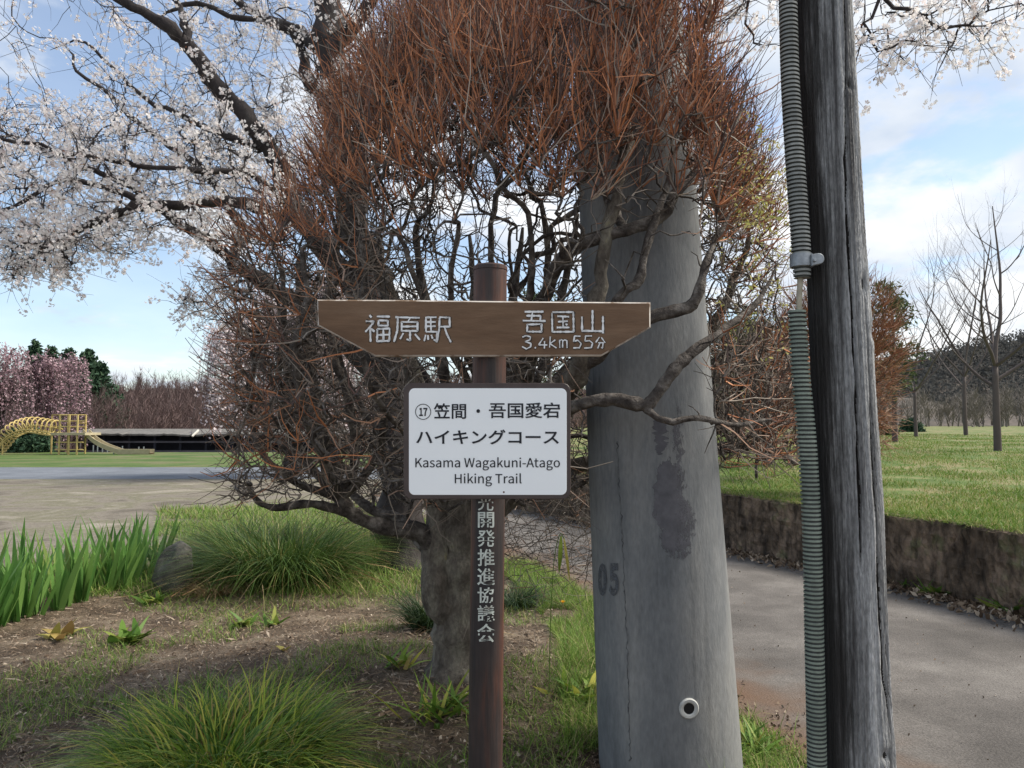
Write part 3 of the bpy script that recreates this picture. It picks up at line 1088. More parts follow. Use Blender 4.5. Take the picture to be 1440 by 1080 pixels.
def build_wood_pole():
    pys = np.concatenate([np.linspace(-3400, -20, 30), np.linspace(-10, 1100, 520), np.linspace(1110, 1262, 10)])
    front = np.linspace(-1.75, 1.75, 230)
    back = np.linspace(1.75, 2 * math.pi - 1.75, 34)[1:-1]
    ang = np.concatenate([front, back])
    na, nz = len(ang), len(pys)
    cxs, rs = np.array([wp_at(p) for p in pys]).T
    A = np.array([at(c, p, WD) for c, p in zip(cxs, pys)])
    rad = rs / F * WD * np.interp(pys, [-3400, -1000, 0], [1.3, 1.05, 1.0])
    rad = np.maximum(rad, 0.062)
    A[:, 1] = WD
    # cracks: (py, px) lines on the photographed face
    cracks = [([(-60, 1176), (80, 1175), (250, 1173.5), (300, 1174), (360, 1177), (440, 1181), (600, 1187), (720, 1190), (800, 1191)], 0.016, 1.6),
              ([(560, 1207), (720, 1214), (850, 1218), (930, 1222), (970, 1229), (1020, 1236), (1100, 1241)], 0.022, 2.0),
              ([(-60, 1156), (120, 1158), (300, 1166), (420, 1170)], 0.004, 1.2),
              ([(640, 1172), (800, 1176), (1000, 1181), (1100, 1184)], 0.004, 1.4),
              ([(850, 1224), (950, 1234), (1090, 1246)], 0.009, 1.4),
              ([(380, 1198), (520, 1207), (660, 1217), (760, 1224)], 0.006, 1.2),
              ([(-60, 1186), (200, 1191), (330, 1198)], 0.003, 1.2)]
    # long grain ridges: several random angular series drifting slowly along the length
    gr = np.zeros((nz, na))
    for fq, amp in ((19, 0.0011), (41, 0.0009), (83, 0.0006)):
        ph = rng.uniform(0, 6.28)
        dr = np.cumsum(rng.normal(size=nz)) * 0.035
        gr += amp * np.sin(fq * ang[None] + ph + dr[:, None] + 1.5 * np.sin(ang[None] * 5 + ph))
    gr += rng.normal(size=(nz, na)) * 0.0004
    px = cxs[:, None] + rs[:, None] * np.sin(ang)[None]
    frontm = (np.cos(ang) > 0)[None]
    disp = gr
    for pts, dep, wd in cracks:
        yy, xx = zip(*pts)
        cxp = np.interp(pys, yy, xx)
        wob = np.interp(pys, np.linspace(-100, 1200, 90), rng.normal(size=90) * 0.4)
        wv = wd * np.interp(pys, np.linspace(-100, 1200, 40), rng.uniform(0.55, 1.35, 40))
        on = ((pys >= yy[0]) & (pys <= yy[-1])) * np.clip(np.minimum(pys - yy[0], yy[-1] - pys) / 60 + 0.05, 0, 1)
        disp = disp - frontm * (dep * on)[:, None] * np.exp(-((px - (cxp + wob)[:, None]) / wv[:, None]) ** 2)
    for kx, ky, kw, kh in ((1181, 133, 4, 8), (1200, 405, 4.5, 14), (1215, 470, 5, 11), (1224, 1045, 7, 9)):
        disp = disp - frontm * 0.014 * np.exp(-((px - kx) / kw) ** 2 - ((pys[:, None] - ky) / kh) ** 2)
        disp = disp + frontm * 0.005 * np.exp(-((px - kx) / (kw * 3)) ** 2 - ((pys[:, None] - ky) / (kh * 2.6)) ** 2)
    # right rim is rotted away a little low down
    disp = disp - frontm * 0.010 * np.exp(-((px - cxs[:, None] - rs[:, None] * .97) / 6) ** 2 - ((pys[:, None] - 900) / 130) ** 2)
    rr = rad[:, None] + disp
    V = np.stack([A[:, None, 0] + rr * np.sin(ang)[None], A[:, None, 1] - rr * np.cos(ang)[None], np.broadcast_to(A[:, None, 2], rr.shape)], -1)
    mb = MB()
    idx = np.arange(nz * na).reshape(nz, na)
    a, b = idx[:-1], idx[1:]
    a1, b1 = np.roll(a, -1, 1), np.roll(b, -1, 1)
    mb.add(V.reshape(-1, 3), np.stack([a, b, b1, a1], -1).reshape(-1, 4))
    mb.f.append(idx[0][None])
    mb.m.append(np.array([0]))
    deep = (-disp - (0.0 - gr)) > 0.0045
    dm = deep[:-1] & deep[1:]
    mb.m[-2] = (dm & np.roll(dm, -1, 1)).reshape(-1).astype(int)
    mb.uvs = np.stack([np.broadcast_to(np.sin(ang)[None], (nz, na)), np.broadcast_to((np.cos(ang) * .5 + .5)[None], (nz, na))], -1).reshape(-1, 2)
    base = (A[-1][0], WD, 0.0)
    root = empty('wooden_utility_pole', base, 'grey weathered cracked wooden pole carrying a ribbed conduit down its side', 'utility pole')
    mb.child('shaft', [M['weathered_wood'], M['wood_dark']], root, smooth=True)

    def conduit(pts, pitch, m, name):
        pys_ = np.array([p[0] for p in pts], float)
        y0, y1 = pys_[0], pys_[-1]
        nr = int((y1 - y0) / pitch)
        per = 8
        tt = np.linspace(y0, y1, nr * per + 1)
        cxx = catmull_interp(tt, pys_, [p[1] for p in pts])
        rr_ = np.interp(tt, pys_, [p[2] for p in pts]) / F * 2.235
        dd = np.interp(tt, pys_, [p[3] for p in pts])
        C = np.array([at(c, y, d) for c, y, d in zip(cxx, tt, dd)])
        ph = (np.arange(len(tt)) % per) / per
        prof = np.where(ph < 0.55, 1.0, 0.80)
        rr_ = rr_ * prof
        k = 22
        an = np.arange(k) * 2 * math.pi / k
        V_ = np.stack([C[:, None, 0] + rr_[:, None] * np.cos(an), C[:, None, 1] + rr_[:, None] * np.sin(an), np.broadcast_to(C[:, None, 2], (len(tt), k))], -1)
        b_ = MB()
        b_.add(V_.reshape(-1, 3), np.stack([(i := np.arange(len(tt) * k).reshape(len(tt), k))[:-1], i[1:], np.roll(i, -1, 1)[1:], np.roll(i, -1, 1)[:-1]], -1).reshape(-1, 4))
        b_.m[-1] = np.repeat((prof[:-1] + prof[1:] < 1.95).astype(int), k)
        b_.f.append(i[0][None, ::-1])
        b_.m.append(np.array([0]))
        b_.f.append(i[-1][None])
        b_.m.append(np.array([0]))
        return b_.child(name, [m, M['conduit_gap']], root)

    def catmull_interp(t, xs, ys):
        ys = np.array(ys, float)
        g = np.gradient(ys, xs)
        i = np.clip(np.searchsorted(xs, t) - 1, 0, len(xs) - 2)
        h = xs[i + 1] - xs[i]
        s = (t - xs[i]) / h
        return ((2 * s ** 3 - 3 * s ** 2 + 1) * ys[i] + (s ** 3 - 2 * s ** 2 + s) * h * g[i]
                + (-2 * s ** 3 + 3 * s ** 2) * ys[i + 1] + (s ** 3 - s ** 2) * h * g[i + 1])

    c1 = conduit([(-900, 1068, 12.6, 2.24), (-200, 1101, 12.8, 2.235), (0, 1108, 13, 2.235), (120, 1111.5, 13, 2.235), (240, 1119, 13.6, 2.235), (362, 1127, 13.4, 2.235), (391, 1128, 11.5, 2.235)], 5.8, M['conduit_grey'], 'conduit')
    c1['label'] = 'upper grey ribbed conduit hose'
    c2 = conduit([(437, 1120.5, 12.4, 2.235), (520, 1125.5, 12.8, 2.235), (620, 1134.5, 13.2, 2.235), (720, 1140.5, 12.8, 2.235), (900, 1145, 13, 2.235), (1080, 1149, 13.2, 2.235), (1255, 1152, 13.2, 2.235)], 6.05, M['conduit_green'], 'conduit')
    c2['label'] = 'lower greenish ribbed conduit hose'
    b = MB()
    b.tube(ats([(1126, 360, 2.235), (1125, 400, 2.235), (1124, 420, 2.235), (1123, 470, 2.235)]), 0.0085, 10)
    b.child('cable', M['cable'], root, smooth=True)
    # saddle clamp
    b = MB()
    c = at(1127, 367, 2.235)
    k = 24
    an = np.linspace(math.pi * 0.55, math.pi * 2.05, k)
    prof = [(-0.018, 0.0275), (-0.018, 0.0325), (0.018, 0.0325), (0.018, 0.0275)]
    V_ = np.array([[(c[0] + r_ * math.cos(w), c[1] + r_ * math.sin(w), c[2] + z_) for z_, r_ in prof] for w in an])
    b.add(V_.reshape(-1, 3), np.concatenate([grid_faces(k, 4), np.stack([(ii := np.arange(k * 4).reshape(k, 4))[:-1, 3], ii[1:, 3], ii[1:, 0], ii[:-1, 0]], -1)]))
    t0 = at(1139, 367, 2.214)
    t1 = at(1153, 364, 2.214)
    rr0 = 0.017
    cc = at(1149, 365, 2.214)
    aa = np.linspace(-math.pi / 2, math.pi / 2, 10)
    pts = [(t0[0], t0[2] + rr0)] + [(cc[0] + rr0 * 0.95 * math.cos(w), cc[2] + rr0 * 0.95 * math.sin(w)) for w in aa[::-1]] + [(t0[0], t0[2] - rr0)]
    b.slab(pts, 2.200, 2.222, 0.002)
    cl = b.child('clamp', M['steel'], root)
    b = MB()
    bc = at(1147, 365, 2.19)
    b.tube([bc + (0, 0.022, 0), bc + (0, 0.004, 0), bc], [0.0062, 0.0062, 0.0045], 6)
    bo = b.build('bolt', M['steel'], parent=cl)


build_wood_pole()

# ------------------------------------------------------------------ concrete utility pole
CP_D = 3.05
cp_b, cp_t = at(942.5, 1080, CP_D), at(880, 0, CP_D)


def cp_axis(z):
    f = (np.asarray(z) - cp_b[2]) / (cp_t[2] - cp_b[2])
    return cp_b[0] + f * (cp_t[0] - cp_b[0]), 96.8 / F * CP_D * (1 - f) + 77.5 / F * CP_D * f


def build_concrete_pole():
    root = empty('concrete_utility_pole', (cp_axis(0)[0], CP_D, 0), 'thick grey leaning concrete pole beside the road, dark peeled stain on its face', 'utility pole')
    zs = np.concatenate([np.linspace(-0.15, 3.2, 60), np.linspace(3.4, 8.0, 14)])
    k = 96
    an = np.arange(k) * 2 * math.pi / k
    cx_, r_ = cp_axis(zs)
    r_ = np.where(zs > 3.2, np.interp(zs, [3.2, 8.0], [cp_axis(3.2)[1], 0.12]), r_)
    V = np.stack([cx_[:, None] + r_[:, None] * np.cos(an), CP_D + r_[:, None] * np.sin(an), np.broadcast_to(zs[:, None], (len(zs), k))], -1)
    mb = MB()
    i = np.arange(len(zs) * k).reshape(len(zs), k)
    mb.add(V.reshape(-1, 3), np.stack([i[:-1], np.roll(i, -1, 1)[:-1], np.roll(i, -1, 1)[1:], i[1:]], -1).reshape(-1, 4))
    mb.f.append(i[-1][None])
    mb.m.append(np.array([0]))
    mb.child('shaft', M['concrete'], root, smooth=True)
    # mould seam, a thin raised ragged line
    mb = MB()
    py = np.linspace(620, 1070, 120)
    pxs = np.interp(py, [620, 780, 900, 1070], [868, 876, 882, 886]) + rng.normal(size=120) * 0.8

    def on(px, py_, lift):
        p = at(px, py_, CP_D - 0.2)
        for _ in range(3):
            c_, rr = cp_axis(p[2])
            dx = p[0] - c_
            d = CP_D - math.sqrt(max((rr + lift) ** 2 - dx * dx, 1e-6))
            p = at(px, py_, d)
        return p

    P = np.array([on(a, b, 0.0005) for a, b in zip(pxs, py)])
    mb.tube(P, 0.0028 * rng.uniform(0.2, 1.3, 120), 5)
    mb.child('mould_seam', M['seam'], root, smooth=True)

    # torn dark residue strips: grids wrapped on the shaft
    def residue(name, outline_l, outline_r, bias, m):
        ny, nx = 60, 14
        y0, y1 = outline_l[0][0], outline_l[-1][0]
        yy = np.linspace(y0, y1, ny)
        xl = np.interp(yy, *zip(*outline_l))
        xr = np.interp(yy, *zip(*outline_r))
        xl = xl + np.interp(np.arange(ny), np.linspace(0, ny, 22), rng.normal(size=22) * 2.6) + rng.normal(size=ny) * .7
        xr = xr + np.interp(np.arange(ny), np.linspace(0, ny, 22), rng.normal(size=22) * 3.4) + rng.normal(size=ny) * .7
        u = np.linspace(0, 1, nx)
        V_, U_ = [], []
        for j in range(ny):
            for a in u:
                V_.append(on(xl[j] * (1 - a) + xr[j] * a, yy[j], 0.0012))
                e = min(a, 1 - a) * 4
                f = min(j / (ny - 1), 1 - j / (ny - 1)) * 8
                U_.append((bias(a, j / (ny - 1)) - 0.25 * (1 - min(1, e)) - 0.3 * (1 - min(1, f)), a))
        b = MB()
        b.add(V_, grid_faces(ny, nx))
        b.uvs = np.array(U_)
        o = b.child(name, m, root)
        return o

    residue('residue', [(585, 918), (600, 917), (640, 924)], [(585, 938), (600, 937), (640, 934)], lambda a, f: 0.42, M['residue'])
    residue('residue', [(642, 930), (665, 925), (690, 918), (720, 921), (760, 928), (786, 934)],
            [(642, 956), (665, 962), (690, 972), (720, 984), (760, 986), (786, 972)], lambda a, f: 0.42 - 0.42 * max(0, (a - 0.38) * 1.6) - 0.3 * max(0, f - 0.62), M['residue'])
    residue('residue', [(560, 946), (640, 944), (700, 948)], [(560, 962), (640, 966), (700, 972)], lambda a, f: 0.15, M['residue'])
    residue('residue', [(700, 952), (740, 950), (795, 944)], [(700, 978), (740, 984), (795, 968)], lambda a, f: 0.17, M['residue'])
    # stencilled number, partly worn away: ..05
    b = MB()
    U = []
    for ch_, x0, x1 in (('0', 841, 853), ('5', 856, 870)):
        V_, T_ = text_tris(ch_, 0.02)
        q = fit(V_, x0, 792, x1, 838)
        b.add([on(a, c, 0.0035) for a, c in q], T_)
        U += [(0.19, 0)] * len(q)
    b.uvs = np.array(U)
    b.child('number', M['number_paint'], root)
    # cast-in socket
    c = on(968.5, 996, 0.0)
    c_, rr = cp_axis(c[2])
    nrm = unit(np.array((c[0] - c_, c[1] - CP_D, 0)))
    side = np.array((-nrm[1], nrm[0], 0))
    upv = np.array((0, 0, 1.0))
    b = MB()
    k = 28
    aa = np.arange(k) * 2 * math.pi / k
    prof = [(0.035, -0.006), (0.036, 0.004), (0.032, 0.008), (0.024, 0.007), (0.0195, 0.0035), (0.018, 0.0015), (0.0, 0.0012)]
    V_ = np.array([[c + nrm * h + r0 * (math.cos(w) * side + math.sin(w) * upv) for w in aa] for r0, h in prof])
    ii = np.arange(len(prof) * k).reshape(len(prof), k)
    b.add(V_.reshape(-1, 3), np.stack([ii[:-1], np.roll(ii, -1, 1)[:-1], np.roll(ii, -1, 1)[1:], ii[1:]], -1).reshape(-1, 4))
    fm = np.concatenate([np.full(k, 1 if q >= 4 else 0) for q in range(len(prof) - 1)])
    b.m[-1] = fm
    b.child('socket', [M['concrete_ring'], M['hole']], root, smooth=False)


build_concrete_pole()

# ------------------------------------------------------------------ signpost
SP_D = 1.75


def build_signpost():
    root = empty('signpost', (at(684, 1080, SP_D)[0], SP_D, 0), 'rusty brown pipe signpost with a carved board above a white trail plate', 'signpost')
    ax = lambda py: at(np.interp(py, [375, 900, 1500], [689.5, 684.2, 679]), py, SP_D)
    rad = 23.6 / F * SP_D
    b = MB()
    pys = np.concatenate([[378, 383], np.linspace(390, 1440, 30)])
    P = np.array([ax(p) for p in pys])
    P[:, 1] = SP_D
    P = np.concatenate([P, [(P[-1][0], SP_D, -0.2)]])
    b.tube(P, rad, 40, cap=True)
    b.child('post', M['post'], root, smooth=True)
    b = MB()
    t = ax(377)
    b.tube([t + (0, 0, -0.006), t + (0, 0, 0.002), t + (0, 0, 0.0055), t + (0, 0, 0.006)], [rad + 0.0012, rad + 0.0012, rad * 0.9, rad * 0.5], 40)
    b.child('post_cap', M['post'], root)
    # lettering painted down the pipe
    b = MB()
    chars = [('光', 672, 697, 694, 718), ('開', 672, 720, 695, 742), ('発', 671, 745, 696, 769), ('推', 671.5, 772, 695.5, 796), ('進', 671, 799, 696, 823),
             ('協', 671.5, 826, 695.5, 848), ('議', 671.5, 851, 695.5, 874), ('会', 671, 877, 696, 903)]
    for ch_, x0, y0, x1, y1 in chars:
        V_, T_ = text_tris(ch_, 0.012)
        q = fit(V_, x0, y0, x1, y1)
        # fine triangles follow the round pipe
        W = []
        for px, py in q:
            p = at(px, py, SP_D - rad)
            a_ = ax(py)
            dx = np.clip(p[0] - a_[0], -rad * .98, rad * .98)
            p = at(px, py, SP_D - math.sqrt(rad * rad - dx * dx) - 0.0012)
            W.append(p)
        b.add(W, T_)
    b.child('lettering', M['post_letter'], root)

    # direction board
    bd = 1.690
    xz = lambda px, py, d=bd: at(px, py, d)[[0, 2]]
    out = [xz(*p) for p in ((445.5, 421), (560, 421.6), (700, 423.2), (915, 425), (915, 460.5), (882, 480), (846, 500.5), (700, 501), (528, 501), (486, 479), (446.5, 457.5))]
    b = MB()
    b.slab(out, bd, bd + 0.020, 0.0030, 0, 1)
    board = b.child('direction_board', [M['board'], M['worn_edge']], root)
    # carved strokes
    K = {
        'fuku': [[(.2, .0), (.25, .1)], [(.04, .24), (.36, .24), (.2, .46), (.02, .62)], [(.2, .44), (.2, 1)], [(.24, .5), (.37, .62)], [(.46, .06), (.98, .06)],
                 [(.53, .2), (.91, .2), (.91, .4), (.53, .4), (.53, .2)], [(.48, .52), (.96, .52), (.96, .97), (.48, .97), (.48, .52)], [(.72, .52), (.72, .97)], [(.48, .74), (.96, .74)]],
        'hara': [[(.08, .05), (1, .05)], [(.17, .05), (.15, .55), (.02, 1)], [(.62, .06), (.54, .2)], [(.32, .22), (.9, .22), (.9, .56), (.32, .56), (.32, .22)], [(.32, .39), (.9, .39)],
                 [(.61, .56), (.61, .95), (.5, .9)], [(.38, .68), (.25, .9)], [(.8, .68), (.98, .92)]],
        'eki': [[(.08, .04), (.08, .6)], [(.08, .05), (.46, .05)], [(.27, .05), (.27, .6)], [(.08, .23), (.44, .23)], [(.08, .41), (.44, .41)], [(.08, .6), (.49, .6), (.47, .96), (.36, .9)],
                [(.06, .72), (.01, .96)], [(.16, .74), (.18, .9)], [(.27, .72), (.31, .86)], [(.58, .08), (.95, .08), (.95, .42), (.58, .42)], [(.58, .08), (.57, .55), (.48, 1)], [(.76, .42), (.85, .72), (1.02, 1)]],
        'ware': [[(.1, .04), (.92, .04)], [(.45, .04), (.37, .46)], [(.16, .24), (.8, .24), (.77, .46)], [(.0, .48), (1, .48)], [(.2, .64), (.82, .64), (.82, .98), (.2, .98), (.2, .64)]],
        'kuni': [[(.05, .04), (.95, .04), (.95, .98), (.05, .98), (.05, .04)], [(.24, .24), (.76, .24)], [(.28, .48), (.72, .48)], [(.22, .77), (.78, .77)], [(.5, .24), (.5, .77)], [(.62, .58), (.69, .67)]],
        'yama': [[(.5, .0), (.5, .93)], [(.05, .28), (.05, .94), (.96, .94)], [(.96, .26), (.96, 1)]],
        '3': [[(.05, .12), (.4, .0), (.85, .1), (.8, .35), (.35, .45), (.9, .6), (.9, .85), (.45, 1), (.0, .85)]],
        '.': [[(.4, .9), (.6, 1)]],
        '4': [[(.5, .05), (.05, .65), (1, .65)], [(.7, .3), (.65, 1)]],
        'k': [[(.1, .0), (.1, 1)], [(.85, .3), (.15, .62), (.95, 1)]],
        'm': [[(.08, .3), (.08, 1)], [(.08, .38), (.3, .3), (.5, .4), (.5, 1)], [(.5, .4), (.75, .3), (.95, .4), (.95, 1)]],
        '5': [[(.85, .02), (.2, .02), (.12, .45), (.6, .38), (.95, .62), (.75, .95), (.05, .97)]],
        'fun': [[(.42, .02), (.0, .5)], [(.6, .02), (1, .48)], [(.22, .5), (.8, .5), (.74, .98), (.6, .9)], [(.48, .5), (.2, 1)]],
    }
    lay = [('fuku', 513, 443, 549, 481, 2.1), ('hara', 553, 445, 591, 481, 2.1), ('eki', 596, 444, 634, 481, 2.0), ('ware', 735, 437, 767, 467, 2.0), ('kuni', 775, 438, 808, 467, 2.0),
           ('yama', 817, 436, 849, 468, 2.1), ('3', 734, 472, 748, 490, 1.5), ('.', 750, 472, 756, 490, 1.6), ('4', 758, 475, 770, 490, 1.4), ('k', 772, 473, 783, 489, 1.4), ('m', 786, 473, 797, 489, 1.4),
           ('5', 805, 472, 818, 490, 1.5), ('5', 821, 472, 834, 490, 1.5), ('fun', 838, 474, 851, 490, 1.4)]
    white, dark = MB(), MB()

    def stroke(mbx, pts, w, d, off=(0, 0)):
        P_ = np.array(pts, float) + off
        # resample with a slight shake of the chisel
        seg = np.linalg.norm(np.diff(P_, axis=0), axis=1)
        s_ = np.concatenate([[0], np.cumsum(seg)])
        n_ = max(4, int(s_[-1] / 2.2))
        tt = np.unique(np.concatenate([np.linspace(0, s_[-1], n_), s_]))
        Q = np.stack([np.interp(tt, s_, P_[:, c_]) for c_ in (0, 1)], 1)
        T_ = unit(np.gradient(Q, axis=0))
        Nn = np.stack([-T_[:, 1], T_[:, 0]], 1)
        ww = w * (1 + 0.22 * rng.normal(size=(len(Q), 1)).clip(-1.5, 1.5))
        Lq, Rq = Q + Nn * ww, Q - Nn * ww
        V_ = np.array([[at(*l, d), at(*r, d)] for l, r in zip(Lq, Rq)])
        mbx.add(V_.reshape(-1, 3), grid_faces(len(Q), 2))

    dd = 0.0
    for li, (nm, x0, y0, x1, y1, w) in enumerate(lay):
        if li in (3, 6):
            dark.build('carving_shadow', M['carve_shade'], parent=board)
            white.build('carved_lettering', M['carve'], parent=board)
            white, dark = MB(), MB()
        for st in K[nm]:
            pts = [(x0 + a * (x1 - x0) + rng.normal() * .35, y0 + c_ * (y1 - y0) + rng.normal() * .35) for a, c_ in st]
            dd += 0.000004
            stroke(dark, pts, w * .7 + 0.95, bd - 0.0006 - dd, (0.5, 0.5))  # wider dark ribbon, offset down-right: the carving's shadow painted as colour
            stroke(white, pts, w * 0.62, bd - 0.0014 - dd)
    dark.build('carving_shadow', M['carve_shade'], parent=board)
    white.build('carved_lettering', M['carve'], parent=board)

    # white name plate
    def rrect(x0, y0, x1, y1, r, d, n=8):
        pts = []
        for cx_, cy_, a0 in ((x1 - r, y1 - r, 0), (x0 + r, y1 - r, 90), (x0 + r, y0 + r, 180), (x1 - r, y0 + r, 270)):
            for k in range(n + 1):
                a_ = R(a0 + 90 * k / n)
                pts.append(at(cx_ + r * math.cos(a_), cy_ + r * math.sin(a_), d)[[0, 2]])
        return np.array(pts)

    pd = 1.700
    b = MB()
    b.slab(rrect(567.5, 538.5, 802.5, 702, 12, pd)[::-1], pd, pd + 0.006, 0.0012)
    plate = b.child('trail_plate', M['plate_rim'], root)
    b = MB()
    b.slab(rrect(575, 546, 797, 696, 8, pd - 0.0012)[::-1], pd - 0.0012, pd + 0.001, 0.0004)
    b.build('plate_face', M['plate'], parent=plate)
    td = pd - 0.0022
    for body, x0, y0, x1, y1, off in (('笠間', 610, 567, 655.5, 589, .013), ('吾国愛宕', 687.5, 566, 787.5, 588, .013), ('ハイキングコース', 585, 604, 786, 625, .018),
                                      ('Kasama Wagakuni-Atago', 584, 643, 787.5, 661.5, .002), ('Hiking Trail', 639.5, 665.5, 733.5, 684, .002), ('17', 589.5, 573.5, 601, 585, .012)):
        V_, T_ = text_tris(body, off)
        b = MB()
        b.add([at(a, c_, td) for a, c_ in fit(V_, x0, y0, x1, y1)], T_)
        b.build('lettering', M['ink'], parent=plate)
    aa = np.linspace(0, 2 * math.pi, 41)
    ring = [[at(595 + r_ * math.cos(w), 579 + r_ * math.sin(w), td) for r_ in (11.2, 10.2)] for w in aa]
    b = MB()
    b.add(np.array(ring).reshape(-1, 3), grid_faces(41, 2))
    b.build('number_ring', M['ink'], parent=plate)
    b = MB()
    dot = np.array([at(672.5 + 2.6 * math.cos(w), 578 + 2.6 * math.sin(w), td) for w in aa[:-1]])
    b.add(dot, np.arange(40)[None])
    b.build('dot', M['ink'], parent=plate)
    b = MB()
    c = at(708.5, 692, pd)
    b.tube([c, c + (0, -.0012, 0), c + (0, -.002, 0)], [.0022, .0022, .0014], 8)
    b.build('screw', M['rust'], parent=plate)
    # two dark steel bands holding the plate and the board to the pipe
    for py in (432, 492, 560, 690):
        b = MB()
        c = ax(py)
        aa2 = np.linspace(-0.6, math.pi + 0.6, 26)
        V_ = np.array([[(c[0] + (rad + e) * math.cos(w), SP_D + (rad + e) * math.sin(w), c[2] + z_) for z_, e in ((-.008, .0005), (-.008, .002), (.008, .002), (.008, .0005))] for w in aa2])
        b.add(V_.reshape(-1, 3), grid_faces(26, 4))
        b.child('band', M['steel'], root)


build_signpost()


# ------------------------------------------------------------------ the pruned tree behind the sign
def pole_block(pts, p):
    """1 where the line from p to each point would pass through the concrete pole"""
    a = p[None, :]
    d = pts - a
    cx_, r_ = cp_axis((pts[:, 2] + p[2]) / 2)
    c = np.stack([cx_, np.full(len(pts), CP_D)], 1)
    ab = d[:, :2]
    t = np.clip(np.sum((c - a[:, :2]) * ab, 1) / (np.sum(ab * ab, 1) + 1e-9), 0, 1)
    q = a[:, :2] + ab * t[:, None]
    return (np.linalg.norm(q - c, axis=1) < r_ + 0.012).astype(float)


TREE_D = 3.8


def build_pruned_tree():
    base = gnd(638, 938)
    root = empty('pruned_tree', base, 'leafless round clipped tree with dense reddish twigs behind the sign', 'tree')
    nodes, par, forced = [], [], {}

    def chain(start, rows):
        k = start
        for px, py, d, rpx in rows:
            nodes.append(at(px, py, d))
            par.append(k)
            k = len(nodes) - 1
            forced[k] = rpx / F * d
        return k

    T = TREE_D
    chain(-1, [(636, 962, T, 46), (638, 930, T, 36), (640, 880, T, 31), (644, 820, T, 30), (650, 760, T, 29), (655, 700, T, 27), (660, 640, T, 23)])
    t_base, t_mid, t_top = 3, 4, 6
    # second stem fused to the left of the trunk
    k = chain(2, [(616, 840, T - .05, 22), (612, 780, T - .05, 20), (616, 720, T, 17), (606, 640, T + .05, 14), (588, 560, T + .1, 12), (560, 470, T + .1, 10), (540, 380, T + .1, 8)])
    a = chain(8, [(590, 748, T - .08, 12), (540, 742, T - .15, 11), (500, 725, T - .2, 10.5), (478, 700, T - .25, 10)])
    chain(a, [(462, 660, T - .25, 9), (450, 600, T - .25, 8.5), (440, 530, T - .25, 7), (428, 450, T - .2, 6), (420, 370, T - .2, 5)])
    chain(a - 1, [(440, 708, T - .35, 6), (390, 714, T - .45, 5), (362, 704, T - .5, 4), (348, 680, T - .5, 3)])
    chain(a, [(500, 676, T - .3, 6), (470, 650, T - .4, 5), (420, 640, T - .5, 4), (380, 610, T - .5, 3.4)])
    for rows in ([(498, 650, T - .3, 6), (492, 570, T - .4, 6), (470, 500, T - .45, 5.5), (462, 420, T - .5, 5), (470, 350, T - .5, 4)],
                 [(440, 660, T - .2, 6), (405, 600, T - .2, 5.5), (392, 520, T - .25, 5), (400, 440, T - .3, 4.5), (396, 380, T - .3, 3.6)],
                 [(452, 640, T - .5, 5.5), (425, 570, T - .7, 5), (415, 490, T - .8, 4.6), (432, 420, T - .8, 4), (425, 350, T - .8, 3.4)],
                 [(520, 660, T - .1, 6), (540, 590, T - .2, 5.5), (528, 520, T - .3, 5), (545, 440, T - .3, 4.5)],
                 [(470, 640, T + .1, 5.5), (440, 580, T + .3, 5), (372, 520, T + .3, 4), (362, 440, T + .3, 3.4)],
                 [(420, 680, T - .3, 5), (372, 640, T - .35, 4.6), (352, 580, T - .35, 4), (358, 500, T - .4, 3.4)]):
        chain(a, rows)
    a2 = chain(8, [(570, 735, T + .12, 8), (530, 720, T + .2, 7), (490, 690, T + .3, 6), (460, 640, T + .4, 5.5), (430, 560, T + .4, 5), (400, 470, T + .4, 4)])
    # upright stems
    slim = lambda rows: [(a_, b_, c_, d_ * .66) for a_, b_, c_, d_ in rows]
    for rows in ([(640, 590, T, 13), (620, 510, T - .1, 11), (600, 430, T - .15, 9), (585, 340, T - .2, 7)],
                 [(668, 580, T - .05, 14), (672, 500, T - .1, 11), (668, 420, T - .1, 9), (660, 330, T - .1, 7)],
                 [(700, 590, T + .1, 13), (715, 510, T + .15, 11), (722, 420, T + .1, 9), (735, 320, T + .1, 7)],
                 [(640, 600, T + .25, 11), (590, 520, T + .5, 9), (540, 420, T + .6, 7), (520, 330, T + .6, 5)],
                 [(690, 600, T - .3, 10), (650, 520, T - .7, 8), (600, 430, T - 1.0, 7), (560, 330, T - 1.1, 5)],
                 [(610, 640, T - .25, 8), (560, 600, T - .6, 7), (520, 540, T - .9, 6.5), (505, 450, T - 1.0, 6), (512, 370, T - 1.0, 5), (490, 290, T - 1.0, 4)],
                 [(600, 650, T, 8), (540, 610, T + .1, 7), (490, 540, T + .2, 6.5), (468, 440, T + .2, 6), (476, 340, T + .2, 5), (455, 260, T + .2, 4)],
                 [(680, 560, T - .4, 9), (640, 470, T - .9, 8), (632, 400, T - 1.1, 7), (645, 320, T - 1.15, 6)],
                 [(700, 560, T - .3, 9), (735, 450, T - .8, 8), (748, 380, T - .95, 7), (742, 300, T - 1.0, 6)],
                 [(705, 550, T + .2, 9), (745, 470, T + .4, 8), (770, 380, T + .5, 7), (762, 290, T + .5, 6)],
                 [(690, 540, T, 9), (702, 440, T - .1, 8), (690, 340, T - .2, 6), (705, 260, T - .2, 5)],
                 [(720, 610, T + .3, 11), (760, 520, T + .5, 9), (790, 420, T + .6, 8), (810, 320, T + .6, 6)]):
        chain(t_top, slim(rows))
    # right-hand limbs that pass in front of the concrete pole
    f = chain(t_top, [(720, 620, 3.5, 17), (775, 572, 3.1, 16), (808, 530, 2.82, 15)])
